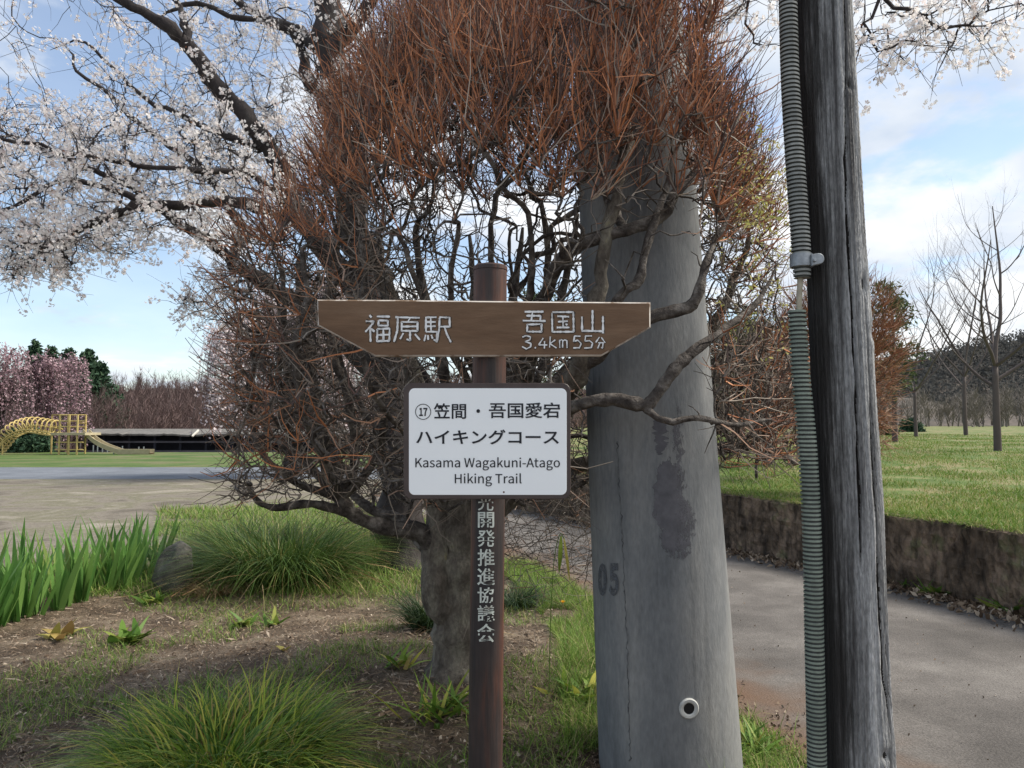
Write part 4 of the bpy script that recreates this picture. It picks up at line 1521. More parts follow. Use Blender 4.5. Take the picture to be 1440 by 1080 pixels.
    chain(f, [(828, 470, 2.70, 12), (842, 400, 2.68, 11), (852, 330, 2.66, 10.5), (866, 285, 2.66, 9), (872, 240, 2.66, 7), (886, 200, 2.7, 5), (880, 150, 2.72, 3.4), (892, 100, 2.75, 2)])
    chain(f, [(870, 470, 2.64, 10), (925, 443, 2.62, 9), (968, 432, 2.62, 8.5), (982, 412, 2.62, 7), (990, 380, 2.64, 6), (1003, 345, 2.68, 4), (1022, 310, 2.72, 2.8), (1042, 282, 2.76, 1.6)])
    chain(f, [(870, 420, 2.62, 7), (898, 395, 2.62, 7), (908, 350, 2.62, 6.5), (924, 302, 2.62, 6), (938, 262, 2.64, 4.5), (948, 218, 2.66, 3), (966, 178, 2.68, 1.6)])
    e = chain(t_top, [(730, 540, 3.4, 14), (760, 430, 3.0, 11), (790, 365, 2.74, 10), (830, 338, 2.68, 9.5), (880, 324, 2.66, 9), (932, 302, 2.66, 8.5), (950, 272, 2.66, 7), (985, 235, 2.7, 5.5), (1014, 204, 2.74, 4), (1040, 162, 2.8, 2.4), (1050, 120, 2.84, 1.5)])
    c = chain(5, [(730, 640, 3.4, 11), (780, 590, 2.95, 10), (812, 570, 2.72, 9.5), (860, 561, 2.68, 9.5), (905, 570, 2.66, 9.5)])
    chain(c, [(922, 556, 2.66, 12), (948, 520, 2.66, 10), (975, 494, 2.68, 8), (1010, 470, 2.72, 6.5), (1050, 440, 2.8, 5), (1076, 408, 2.85, 3.4), (1094, 368, 2.9, 1.8)])
    chain(c, [(935, 592, 2.64, 5.5), (985, 588, 2.66, 5), (1035, 598, 2.72, 4.5), (1085, 590, 2.8, 3.5)])
    # lower limbs that run behind the pole and come out on its right
    g = chain(t_mid, [(720, 700, 4.0, 13), (800, 660, 4.0, 12), (880, 640, 3.95, 11), (960, 632, 3.8, 9), (1010, 634, 3.7, 8), (1060, 628, 3.6, 6.5), (1100, 640, 3.55, 4.5), (1118, 652, 3.5, 3)])
    chain(g - 4, [(960, 612, 3.9, 8), (1010, 604, 3.9, 7), (1060, 588, 3.9, 6), (1090, 560, 3.9, 5)])
    chain(g - 5, [(900, 560, 4.2, 9), (970, 500, 4.2, 8), (1020, 430, 4.1, 6), (1050, 350, 4.0, 4.5)])
    chain(t_top, [(760, 560, 4.2, 11), (850, 460, 4.4, 9), (920, 340, 4.4, 7), (970, 240, 4.3, 5)])
    chain(e - 6, [(850, 270, 2.9, 6), (830, 190, 2.95, 5)])

    # attractor points through the crown: a clipped egg, fuller low down, flat underneath
    Ly, Lx = (-70, 0, 100, 200, 300, 400, 500, 600, 680, 725), (600, 530, 470, 440, 395, 358, 335, 338, 362, 440)
    Ry, Rx = (-70, 0, 60, 120, 200, 300, 400, 640, 680, 725), (850, 915, 970, 1020, 1068, 1096, 1110, 1125, 1010, 860)
    zc = at(0, 340, 3.5)[2]

    def shape(P_):
        px_ = 720 + P_[:, 0] / P_[:, 1] * F
        py_ = 600 - (P_[:, 2] - CAM[2]) / P_[:, 1] * F
        l_, r_2 = np.interp(py_, Ly, Lx), np.interp(py_, Ry, Rx)
        return np.stack([(px_ - (l_ + r_2) / 2) / ((r_2 - l_) / 2), (P_[:, 1] - 3.5) / 1.22, (340 - py_) / np.where(py_ < 340, 405, 380)], 1)

    P = np.stack([rng.uniform(-1.75, 1.85, 90000), rng.uniform(2.3, 4.7, 90000), rng.uniform(.7, 4.2, 90000)], 1)
    q_ = shape(P)
    rn_ = (np.abs(q_[:, 0]) ** 2.6 + np.abs(q_[:, 1]) ** 2.4 + np.abs(q_[:, 2]) ** np.where(q_[:, 2] < 0, 7, 3.2)) ** (1 / 2.6)
    keep = (rn_ < 0.98) & (rng.random(len(P)) < np.interp(rn_, [0, .3, .7, 1], [.06, .2, .7, 1]))
    cx_, r_ = cp_axis(P[:, 2])
    keep &= np.hypot(P[:, 0] - cx_, P[:, 1] - CP_D) > r_ + 0.02
    # thinner over the face of the concrete pole and low in the middle
    px_ = 720 + P[:, 0] / P[:, 1] * F
    py_ = 600 - (P[:, 2] - CAM[2]) / P[:, 1] * F
    thin = (px_ > 812) & (px_ < 1000) & (P[:, 1] < CP_D) & (py_ > 235)
    mid = (px_ > 630) & (px_ < 815) & (py_ > 285) & (py_ < 430)
    keep &= ~mid | (rng.random(len(P)) < .65)
    keep &= ~thin | (rng.random(len(P)) < np.interp(py_, [235, 300, 450], [.8, .3, .07]))
    P = P[keep][:4200]
    ex = np.array([at(a_, b_, d_) for a_, b_, d_ in zip(330 + 150 * rng.random(430) ** 1.5, rng.uniform(330, 705, 430), rng.uniform(3.0, 3.9, 430))])
    ex2 = np.array([at(a_, b_, d_) for a_, b_, d_ in zip(rng.uniform(1000, 1122, 260), rng.uniform(480, 655, 260), rng.uniform(3.0, 3.9, 260))])
    ex3 = np.array([at(a_, b_, d_) for a_, b_, d_ in zip(rng.uniform(810, 1010, 130), -70 + 420 * rng.random(130) ** 1.2, rng.uniform(2.3, 2.74, 130))])
    P = np.concatenate([P, ex, ex2, ex3])
    pos, pr = grow(nodes, par, P, bf=0.22, block=pole_block)
    r, ch = radii(pr, 0.0028, 0.40, forced)
    b = MB()
    limbs(b, pos, pr, r, ch, rmin=0.062, sub=4, jit=0.02)
    # knobbly trunk: burrs
    b2 = MB()
    nt = len(nodes)
    limbs(b2, pos, pr, r, ch, rmin=0.012, rmax=0.062, sub=4, jit=0.012)
    limbs(b2, pos, pr, r, ch, rmax=0.012, sub=3, jit=0.09)
    b.child('trunk', M['bark'], root, smooth=True)
    b2.child('branches', M['branch'], root, smooth=True)
    tips = np.array([i for i in range(len(pos)) if i >= nt])
    q = shape(pos[tips])
    rn = (np.abs(q[:, 0]) ** 2.6 + np.abs(q[:, 1]) ** 2.4 + np.abs(q[:, 2]) ** np.where(q[:, 2] < 0, 7, 3.2)) ** (1 / 2.6)
    up = q[:, 2]
    tpx = 720 + pos[tips][:, 0] / pos[tips][:, 1] * F
    tpy = 600 - (pos[tips][:, 2] - CAM[2]) / pos[tips][:, 1] * F
    mid = (tpx > 630) & (tpx < 815) & (tpy > 285) & (tpy < 430) & (rng.random(len(tpx)) < .6)
    face = (tpx > 812) & (tpx < 1000) & (pos[tips][:, 1] < CP_D) & ((tpy > 190 + 170 * rng.random(len(tpy))) | (rng.random(len(tpy)) < .1))

    def make(sel, per, lr, r0, outw, upw, rnd, bend, seg=4):
        bs = np.repeat(pos[tips][sel], per, axis=0)
        o = np.repeat(unit(q[sel]), per, axis=0)
        dn = unit(o * outw + np.array((0, 0, upw)) + rnd * rng.normal(size=o.shape))
        L = rng.uniform(*lr, len(bs))
        PP, RR = twig_batch(bs, dn, L, rng.uniform(0.5, 1.6, len(bs)) * r0, bend, 0.22, n=seg)
        # keep out of the pole and the sign
        cx2, r2 = cp_axis(PP[..., 2])
        ok = (np.hypot(PP[..., 0] - cx2, PP[..., 1] - CP_D) > r2 + 0.006).all(1) & (PP[..., 1] > 1.86).all(1)
        return PP[ok], RR[ok]

    def side_shoots(PP, RR, per, k0=1):
        n_ = PP.shape[1]
        i_ = rng.integers(k0, n_ - 1, (len(PP), per))
        a_ = np.arange(len(PP))[:, None]
        bs = PP[a_, i_].reshape(-1, 3)
        dn = np.repeat(unit(PP[:, -1] - PP[:, 0]), per, axis=0)
        L = np.repeat(np.linalg.norm(PP[:, -1] - PP[:, 0], axis=1), per) * rng.uniform(.3, .7, len(bs))
        P_, R_ = twig_batch(bs, unit(dn + .75 * rng.normal(size=dn.shape)), L, np.full(len(bs), .0021), .2, .3, n=3)
        ok = (P_[..., 1] > 1.86).all(1)
        return P_[ok], R_[ok]

    red = MB()
    P1, R1 = make((rn > 0.72) & (up > np.where(np.abs(q[:, 0]) > .75, .0, .14)) & ~face & ~mid, 6, (0.07, 0.26), 0.0025, 0.55, 0.75, 0.48, 0.25)
    red.tubes(P1, R1, 3)
    red.tubes(*side_shoots(P1, R1, 1), 3)
    P1b, R1b = make((rn > 0.86) & (np.abs(q[:, 0]) > .5) & (up > -0.85) & (up <= 0.12) & ~face & (rng.random(len(rn)) < .5), 2, (0.08, 0.26), 0.0027, 0.6, 0.55, 0.5, 0.25)
    red.tubes(P1b, R1b, 3)
    P2, R2 = make((rn > 0.5) & (up > 0.3) & ~face, 3, (0.12, 0.32), 0.0025, 0.2, 1.1, 0.4, 0.2)
    red.tubes(P2, R2, 3)
    red.tubes(*side_shoots(P2, R2, 1), 3)
    red.child('twigs', M['twig'], root)
    grey = MB()
    P3, R3 = make((rn > 0.3) & (~face | (rng.random(len(rn)) < .35)) & ~mid & (rng.random(len(rn)) < np.where(up < .1, .55, 1)), 2, (0.07, 0.24), 0.0026, 0.4, 0.25, 0.85, 0.45, 5)
    grey.tubes(P3, R3, 3)
    P4, R4 = make((rn > 0.5) & (up < 0.15) & ~face & ~mid & (rng.random(len(rn)) < .45), 2, (0.06, 0.22), 0.0025, 0.4, 0.1, 0.9, 0.45, 5)
    grey.tubes(P4, R4, 3)
    grey.child('twigs', M['twig_grey'], root)
    # opening yellow-green buds on the right flank
    bud = MB()
    m = (P1.shape[0])
    allp = np.concatenate([P1[:, -1], P1b[:, -1], P3[:, -1], P4[:, -1], P1[:, 2]])
    u_ = (allp[:, 0]) / allp[:, 1] * F + 720
    dz = allp - CAM
    v_ = 540 - F * (dz[:, 2] * _c - dz[:, 1] * _s) / (dz[:, 1] * _c + dz[:, 2] * _s)
    w = np.exp(-((u_ - 1075) / 55) ** 2 - ((v_ - 345) / 105) ** 2) * 0.6
    sel = rng.random(len(allp)) < w
    Cb = allp[sel]
    Cb = np.repeat(Cb, 5, axis=0) + rng.normal(size=(len(Cb) * 5, 3)) * 0.013
    leaflets(bud, Cb, rng.uniform(0.006, 0.0125, len(Cb)), 0.55)
    bud.child('buds', M['bud'], root)
    # lichen on the trunk is in the bark; brush of low twigs hanging behind the sign
    lo = MB()
    nb = 420
    bs = np.stack([rng.uniform(-0.1, 0.45, nb), rng.uniform(3.75, 4.6, nb), rng.uniform(0.55, 1.25, nb)], 1)
    cx2, r2 = cp_axis(bs[:, 2])
    bs = bs[np.hypot(bs[:, 0] - cx2, bs[:, 1] - CP_D) > r2 + 0.1]
    dn = rdir(len(bs))
    dn[:, 2] *= 0.5
    PP, RR = twig_batch(bs, unit(dn), rng.uniform(0.15, 0.42, len(bs)), np.full(len(bs), 0.0022), 0.4, -0.05, n=5, wob=0.1)
    lo.tubes(PP, RR, 3)
    lo.child('twigs', M['twig_grey'], root)


build_pruned_tree()


# ------------------------------------------------------------------ cherry tree in blossom
def build_cherry():
    D = 8.2
    base = gnd(566, 800)
    D = float(base[1])
    root = empty('cherry_tree', base, 'big dark-barked cherry tree in white blossom behind the clipped tree', 'tree')
    nodes, par, forced = [], [], {}

    def chain(start, rows):
        k = start
        for px, py, d, rpx in rows:
            nodes.append(at(px, py, d))
            par.append(k)
            k = len(nodes) - 1
            forced[k] = rpx / F * d
        return k

    chain(-1, [(566, 812, D, 40), (564, 770, D, 33), (560, 650, D, 29), (545, 530, D, 27), (520, 430, D, 25), (495, 300, D, 23), (478, 180, D, 22), (465, 80, D, 21), (460, -40, D, 18), (440, -180, D, 13), (420, -320, D, 8)])
    l1 = chain(4, [(470, 370, D - .1, 18), (430, 315, D - .2, 15), (405, 262, D - .3, 14), (380, 210, D - .4, 13), (345, 162, D - .5, 12), (305, 118, D - .6, 11), (268, 68, D - .7, 10), (240, 42, D - .8, 8.5), (185, 8, D - .9, 8), (110, -40, D - 1, 5.5), (30, -90, D - 1, 3.5)])
    s = l1 - 9
    chain(l1 - 4, [(262, 45, D - .6, 6), (252, 10, D - .5, 5), (240, -50, D - .4, 3.5)])
    l2 = chain(s, [(385, 300, D - .5, 9), (330, 284, D - .7, 8), (265, 288, D - .9, 7.4), (205, 288, D - 1.0, 7), (150, 307, D - 1.1, 6), (92, 334, D - 1.2, 5), (58, 352, D - 1.2, 3), (20, 385, D - 1.2, 2)])
    l3 = chain(3, [(440, 440, D + .3, 12), (370, 395, D + .2, 11), (325, 365, D, 10), (290, 335, D - .1, 8), (255, 316, D - .2, 7), (215, 285, D - .3, 5), (160, 250, D - .4, 4), (90, 225, D - .4, 3), (10, 190, D - .4, 2)])
    chain(l3 - 6, [(345, 330, D + .3, 8), (318, 285, D + .3, 6.5), (280, 235, D + .3, 5), (225, 195, D + .4, 4), (170, 150, D + .4, 3), (110, 100, D + .4, 2)])
    chain(l1 - 7, [(300, 185, D - .2, 4.5), (235, 155, D - .2, 3.5), (180, 120, D - .2, 2.6), (120, 60, D - .2, 2)])
    chain(s, [(360, 250, D - .9, 5), (290, 240, D - 1.3, 4.2), (200, 235, D - 1.5, 3.6), (110, 215, D - 1.6, 3), (0, 195, D - 1.6, 2.4), (-120, 180, D - 1.6, 1.8)])
    chain(l2 - 4, [(150, 262, D - 1.1, 4), (80, 255, D - 1.2, 3.2), (20, 290, D - 1.2, 2.4), (-80, 310, D - 1.2, 2)])
    chain(6, [(440, 120, D + .2, 9), (420, 60, D + .3, 7), (400, 40, D + .3, 5), (340, 25, D + .2, 4), (260, 5, D + .2, 3)])
    chain(7, [(410, 40, D + .4, 7), (360, 20, D + .5, 6), (310, -20, D + .6, 4), (240, -60, D + .6, 3)])
    chain(7, [(520, 0, D - .2, 9), (580, -60, D - .3, 7), (650, -120, D - .4, 5)])
    # the long bough that crosses above the picture and comes down on the right
    k = chain(8, [(520, -150, D - .3, 13), (640, -260, D - 1.0, 11), (800, -330, D - 1.8, 9.5), (980, -330, D - 2.4, 8), (1110, -240, D - 2.8, 6.5), (1200, -110, D - 3.0, 5), (1245, -10, D - 3.05, 3.6), (1295, 22, D - 3.05, 2.8), (1350, 36, D - 3.05, 2.0), (1410, 28, D - 3.05, 1.4)])
    chain(k - 5, [(1080, -160, D - 2.4, 4), (1060, -70, D - 2.3, 3), (1050, 10, D - 2.3, 2), (1060, 60, D - 2.3, 1.3)])
    chain(k - 4, [(1280, -150, D - 2.6, 4), (1380, -90, D - 2.5, 3), (1460, -30, D - 2.5, 2), (1520, 20, D - 2.5, 1.4)])
    chain(k - 3, [(1215, 30, D - 3.1, 1.8), (1235, 70, D - 3.1, 1.3)])

    pts = []

    def cloud(n, x, y, d, acc=lambda x_, y_: True):
        c_ = 0
        while c_ < n:
            a_, b_ = rng.uniform(*x), rng.uniform(*y)
            if acc(a_, b_):
                pts.append(at(a_, b_, rng.uniform(*d)))
                c_ += 1

    cloud(620, (-60, 420), (150, 345), (D - 2.0, D + .9), lambda a_, b_: b_ > 170 + 0.12 * (a_ - 200) or rng.random() < .35)
    cloud(180, (-60, 400), (-80, 170), (D - 1.8, D + .9), lambda a_, b_: rng.random() < 0.35 + 0.5 * (a_ / 400))
    cloud(190, (270, 480), (-80, 240), (D - .6, D + 1.2))
    cloud(110, (0, 200), (330, 400), (D - 1.9, D - .6), lambda a_, b_: abs(b_ - 345 - 30 * math.sin(a_ / 30.0)) < 38 and a_ < 190)
    cloud(170, (430, 680), (-120, 130), (D - .8, D + 1.0))
    cloud(60, (200, 340), (380, 470), (D - .2, D + .8), lambda a_, b_: a_ > 190 + (470 - b_) * 0.9 and b_ < 410 + (a_ - 200) * .4)
    cloud(46, (1180, 1460), (-60, 60), (D - 3.3, D - 2.6))
    cloud(18, (1195, 1345), (40, 100), (D - 3.2, D - 2.9), lambda a_, b_: b_ < 112 - (a_ - 1200) * 0.25)
    cloud(30, (985, 1110), (-60, 92), (D - 2.6, D - 2.0), lambda a_, b_: b_ < 20 + rng.random() * 80)
    cloud(120, (560, 1200), (-420, -200), (D - 3.2, D + .5))
    pos, pr = grow(nodes, par, np.array(pts), bf=0.12)
    r, ch = radii(pr, 0.0032, 0.42, forced)
    b = MB()
    limbs(b, pos, pr, r, ch, rmin=0.03, sub=4, jit=0.03)
    b.child('trunk', M['cherry_bark'], root, smooth=True)
    b = MB()
    limbs(b, pos, pr, r, ch, rmax=0.03, sub=3, jit=0.06)
    nt = len(nodes)
    # spur twigs and flower clusters
    idx = [i for i in range(len(pos)) if r[i] < 0.022]
    bs, dn = [], []
    for i in idx:
        for f in ((0.2, 0.5, 0.85) if i >= nt else (0.3, 0.7)):
            bs.append(pos[pr[i]] * (1 - f) + pos[i] * f)
            dn.append(unit(pos[i] - pos[pr[i]]))
    bs, dn = np.array(bs), np.array(dn)
    dn = unit(dn * 0.6 + rng.normal(size=dn.shape) * 0.7 + np.array((0, 0, 0.1)))
    PP, RR = twig_batch(bs, dn, rng.uniform(0.08, 0.38, len(bs)), np.full(len(bs), 0.0026), 0.25, -0.02, n=4)
    b.tubes(PP, RR, 3)
    b.child('branches', M['cherry_bark'], root)
    clus = np.concatenate([PP[:, 3], PP[:, 2][rng.random(len(PP)) < .75], PP[:, 1][rng.random(len(PP)) < .4]])
    clus = clus[rng.random(len(clus)) < 0.49]
    nf = 8
    off = unit(rng.normal(size=(len(clus), nf, 3)) + np.array((0, 0, -0.25)))
    rad_ = rng.uniform(0.02, 0.045, (len(clus), nf, 1))
    Cf = (clus[:, None] + off * rad_).reshape(-1, 3)
    nr = (off + 0.4 * rng.normal(size=off.shape)).reshape(-1, 3)
    fl = MB()
    flowers(fl, Cf, rng.uniform(0.012, 0.0185, len(Cf)), nr)
    fl.child('blossom', M['blossom'], root)
    cal = MB()
    sel = rng.random(len(clus)) < 0.6
    leaflets(cal, clus[sel] + rng.normal(size=(sel.sum(), 3)) * .008, 0.012, 0.5)
    cal.child('calyxes', M['blossom_calyx'], root)


build_cherry()


# ------------------------------------------------------------------ weeping cherries
def weeping(base, H, spread, nst, label, m, fsize, seed, per=26, drop=0.75):
    root = empty('weeping_cherry', base, label, 'tree')
    b = MB()
    base = np.array(base, float)
    top = base + np.array((0.2, 0, H * 0.55))
    b.tube(smooth_path(np.array([base + (0, 0, -.1), base + (0.1, 0, H * .2), base + (0.0, .1, H * .4), top]), np.ones(4), 4, 0.03)[0], np.linspace(H * .045, H * .025, 13), 8)
    st0 = []
    for k in range(16):
        a = rng.uniform(0, 2 * math.pi)
        rr = spread * rng.uniform(0.35, 1.0)
        hh = H * rng.uniform(0.72, 1.0) * (1 - 0.25 * (rr / spread) ** 2)
        e = base + np.array((math.cos(a) * rr, math.sin(a) * rr, hh))
        s0 = base + np.array((0.1, 0, H * rng.uniform(0.35, 0.56)))
        mid = (s0 + e) / 2 + np.array((0, 0, H * 0.14))
        P, Rr = smooth_path(np.array([s0, mid, e]), np.array([H * .018, H * .01, H * .004]), 6, 0.04)
        b.tube(P, Rr, 5)
        st0 += [P[i] for i in range(4, len(P))]
    b.child('trunk', M['cherry_bark'], root, smooth=True)
    st0 = np.array(st0)
    bs = st0[rng.integers(0, len(st0), nst)] + rng.normal(size=(nst, 3)) * np.array((.25, .25, .1)) * spread * .3
    L = rng.uniform(0.25, 1.0, nst) * drop * H
    L = np.minimum(L, bs[:, 2] - base[2] - H * 0.06)
    out = unit((bs - base) * np.array((1, 1, 0)))
    t = np.linspace(0, 1, 6)
    P = bs[:, None] + out[:, None] * (L * .18)[:, None, None] * np.sqrt(t)[None, :, None]
    P[..., 2] += L[:, None] * (0.06 * np.sin(t * 3.1)[None] - t[None] ** 1.15)
    P += rng.normal(size=P.shape) * 0.02
    b = MB()
    b.tubes(P, np.full((nst, 6), fsize * .12), 3)
    b.child('branches', M['bare'], root)
    tt = rng.uniform(0, 5, (nst, per))
    i = tt.astype(int).clip(0, 4)
    f = (tt - i)[..., None]
    ar = np.arange(nst)[:, None]
    C = P[ar, i] * (1 - f) + P[ar, i + 1] * f
    C = C.reshape(-1, 3) + rng.normal(size=(nst * per, 3)) * fsize * 1.2
    b = MB()
    leaflets(b, C, rng.uniform(.6, 1.3, len(C)) * fsize, 0.7)
    b.child('blossom', m, root)


_p = at(408, 655, 21.0)
weeping((_p[0], 21.0, 0.0), 6.0, 2.5, 900, 'pale pink weeping cherry half hidden behind the clipped tree', M['blossom_pale'], 0.04, 3, per=30, drop=0.5)
_p = at(-4, 640, 44.0)
weeping((_p[0], 44.0, -0.3), 7.0, 5.0, 900, 'deep pink weeping cherry behind the yellow slide', M['blossom_pink'], 0.07, 4, per=34)


# ------------------------------------------------------------------ other trees
def conifer(px, py_top, d, w, label, z0=-0.8):
    top = at(px, py_top, d)
    base = np.array((top[0], d, z0))
    H = top[2] - z0
    root = empty('conifer', base, label, 'tree', 'dark conifers behind the woods')
    b = MB()
    b.tube([base, base + (0, 0, H * .5), base + (0, 0, H)], [H * .02, H * .012, .01], 6)
    b.child('trunk', M['bare'], root)
    nb = 260
    f = rng.random(nb) ** 0.8
    a = rng.uniform(0, 6.28, nb)
    z = base[2] + H * (0.15 + 0.85 * f)
    L = 2.1 * w * (1.02 - f) ** 0.95 * rng.uniform(.55, 1.15, nb) + 0.06
    b = MB()
    k = 14
    t = rng.random((nb, k))
    C = np.stack([base[0] + np.cos(a)[:, None] * L[:, None] * t, d + np.sin(a)[:, None] * L[:, None] * t, z[:, None] + L[:, None] * (0.25 * t - 0.45 * t ** 2)], -1)
    C += rng.normal(size=C.shape) * 0.14
    leaflets(b, C.reshape(-1, 3), rng.uniform(.10, .28, nb * k), .5)
    b.child('crown', M['conifer'], root)


for px, py, d, w, lb in ((72, 490, 66, 2.0, 'smaller dark conifer above the pink weeping cherry'), (98, 493, 68, 2.3, 'middle dark conifer above the woods'),
                         (124, 496, 65, 2.6, 'broadest dark conifer at the right end of the conifer clump'), (50, 482, 70, 1.7, 'thin conifer behind the pink weeping cherry top'),
                         (142, 513, 66, 1.9, 'short conifer stepping down to the brown woods')):
    conifer(px, py, d, w, lb)


def bare_tree(base, H, label, seed, rpx, skeleton=None, fork=0.3, nmain=5, lean=0.0, group=None):
    """leafless tree with rising, upward-curving boughs"""
    rs = np.random.default_rng(seed)
    base = np.array(base, float)
    root = empty('bare_tree', base, label, 'tree', group)
    bt, bb = MB(), MB()
    fk = base + np.array((lean * H * fork, 0, H * fork))
    bt.tube(smooth_path(np.array([base + (0, 0, -.1), base + (0, 0, .02), (base + fk) / 2 + rs.normal(size=3) * .02, fk]), np.ones(4), 4, 0)[0],
            np.linspace(rpx * 1.25, rpx * .8, 13), 10)
    segs = []

    def bough(p, dirn, L, r, depth):
        n = 7
        P = [p]
        dcur = unit(np.array(dirn))
        for i in range(n):
            dcur = unit(dcur + np.array((0, 0, 0.17)) + rs.normal(size=3) * 0.09)
            P.append(P[-1] + dcur * L / n)
        P = np.array(P)
        Rr = r * (1 - 0.8 * np.linspace(0, 1, n + 1))
        (bt if depth == 0 else bb).tube(*smooth_path(P, Rr, 2, 0), 6 if depth == 0 else 4, cap=False)
        if depth < 3:
            m_ = (5, 4, 3)[depth]
            for q in range(m_):
                i = rs.integers(2, n)
                az = rs.uniform(0, 6.28)
                side = unit(np.array((math.cos(az), math.sin(az), 0.15)) + 0.5 * (P[i] - P[i - 1]) * n / L)
                bough(P[i], side, L * rs.uniform(.35, .62), Rr[i] * 0.6, depth + 1)

    for k in range(nmain):
        az = 2 * math.pi * (k + rs.uniform(-.2, .2)) / nmain
        up_ = rs.uniform(.22, .95)
        p0 = base + (fk - base) * rs.uniform(.72, 1.0) if k < nmain - 2 else fk
        bough(p0, (math.cos(az), math.sin(az), up_), H * (1 - fork) * rs.uniform(.75, 1.05), rpx * .55, 0)
    bough(fk, (0.1, 0, 1), H * (1 - fork), rpx * .65, 0)
    bt.child('trunk', M['bare'], root, smooth=True)
    bb.child('branches', M['bare'], root)


def lawn_pt(px, d):
    x = (px - 720) / F * d
    return (x, d, float(lawn_z(x, d)))


bare_tree(lawn_pt(1401, 17.5), 5.8, 'young leafless tree standing alone on the open lawn', 5, 0.078, fork=0.33, nmain=5)
bare_tree(lawn_pt(1357, 30), 6.5, 'leafless tree straight behind the lone young tree', 8, 0.075, fork=0.35, nmain=4)
bare_tree(lawn_pt(1287, 27), 6.4, 'thin leafless tree just beside the evergreen at the lawn edge', 21, 0.06, fork=0.25, nmain=4)


def evergreen(px, py_top, d, w, label, z0):
    top = at(px, py_top, d)
    base = np.array((top[0], d, z0))
    H = top[2] - z0
    root = empty('evergreen_tree', base, label, 'tree')
    b = MB()
    b.tube([base + (0, 0, -.1), base + (.05, 0, H * .5), base + (0, 0, H * .97)], [.09, .06, .012], 7)
    nb = 60
    f = rng.uniform(.28, 1, nb)
    a = rng.uniform(0, 6.28, nb)
    s0 = base + np.stack([np.zeros(nb), np.zeros(nb), H * f * .93], 1)
    L = w * rng.uniform(.5, 1.1, nb) * np.sqrt(np.clip(1.08 - f, 0.05, 1))
    e = s0 + np.stack([np.cos(a) * L, np.sin(a) * L, L * .45], 1)
    t = np.linspace(0, 1, 4)
    P = s0[:, None] * (1 - t)[None, :, None] + e[:, None] * t[None, :, None]
    b.tubes(P, np.broadcast_to(np.linspace(.022, .006, 4), (nb, 4)), 4)
    b.child('trunk', M['bare'], root)
    k = 44
    tt = rng.uniform(.35, 1.1, (nb, k))
    C = s0[:, None] + (e - s0)[:, None] * tt[..., None] + rng.normal(size=(nb, k, 3)) * .11
    b = MB()
    leaflets(b, C.reshape(-1, 3), rng.uniform(.04, .10, nb * k), .35)
    b.child('crown', M['evergreen'], root)


evergreen(1252, 388, 22, 1.1, 'slim grey-green evergreen just right of the wooden pole', float(lawn_z(10, 22)))
evergreen(1075, 455, 13.0, 1.7, 'bushy green conifer between the two poles beyond the road', float(lawn_z(4, 14.5)) - .1)
evergreen(1040, 440, 19, 1.7, 'tall green conifer behind the right edge of the concrete pole', float(lawn_z(5, 19)) - .1)
evergreen(770, 395, 26, 2.0, 'far green conifer glimpsed above the carved board', 0.0)


def round_shrub(base, C, rad, label, n, m1, seed, tw=6, lr=(0.12, 0.34), name='clipped_shrub'):
    root = empty(name, base, label, 'shrub')
    base = np.array(base, float)
    nodes = [base, base + (0, 0, .15)]
    par = [-1, 0]
    d = rdir(n)
    p = d * rng.uniform(.3, 1, (n, 1)) ** .6
    P = C + p * rad
    P = P[P[:, 2] > base[2] + .12]
    pos, pr = grow(nodes, par, P, bf=0.3)
    r, ch = radii(pr, 0.003, 0.42)
    b = MB()
    limbs(b, pos, pr, r, ch, sub=2, jit=.08)
    b.child('branches', M['branch'], root, smooth=True)
    q = (pos[2:] - C) / rad
    rn = np.linalg.norm(q, axis=1)
    sel = rn > .5
    bs = np.repeat(pos[2:][sel], tw, axis=0)
    o = np.repeat(unit(q[sel]), tw, axis=0)
    dn = unit(o + np.array((0, 0, .5)) + .5 * rng.normal(size=o.shape))
    PP, RR = twig_batch(bs, dn, rng.uniform(*lr, len(bs)), np.full(len(bs), .0035), .25, .1, n=3)
    PP[..., 2] = np.maximum(PP[..., 2], base[2] + .02)
    b = MB()
    b.tubes(PP, RR, 3)
    b.child('twigs', m1, root)


M['twig_orange'] = mat('twig_orange', [(0.0, (0.10, 0.055, 0.04)), (0.4, (0.21, 0.09, 0.05)), (0.8, (0.33, 0.15, 0.075)), (1.0, (0.40, 0.29, 0.18))], island=1, rough=0.6)
_p = lawn_pt(1178, 8.6)
round_shrub(_p, at(1178, 520, 8.6), np.array((.66, .62, 1.12)), 'orange-twigged round clipped shrub on the lawn behind the wooden pole', 820, M['twig_orange'], 1, tw=7)
_p = lawn_pt(1062, 10.5)
round_shrub(_p, at(1062, 545, 10.5), np.array((.75, .7, .85)), 'purplish-brown twiggy shrub on the lawn between the two poles', 420, M['twig_grey'], 2, tw=6)
# brush behind the trunk
_p = gnd(530, 782)
round_shrub(_p, at(545, 640, _p[1]) , np.array((.75, .5, .95)), 'tangled dry brown brush left of the clipped tree trunk', 420, M['twig_grey'], 5, tw=5, name='dry_brush')

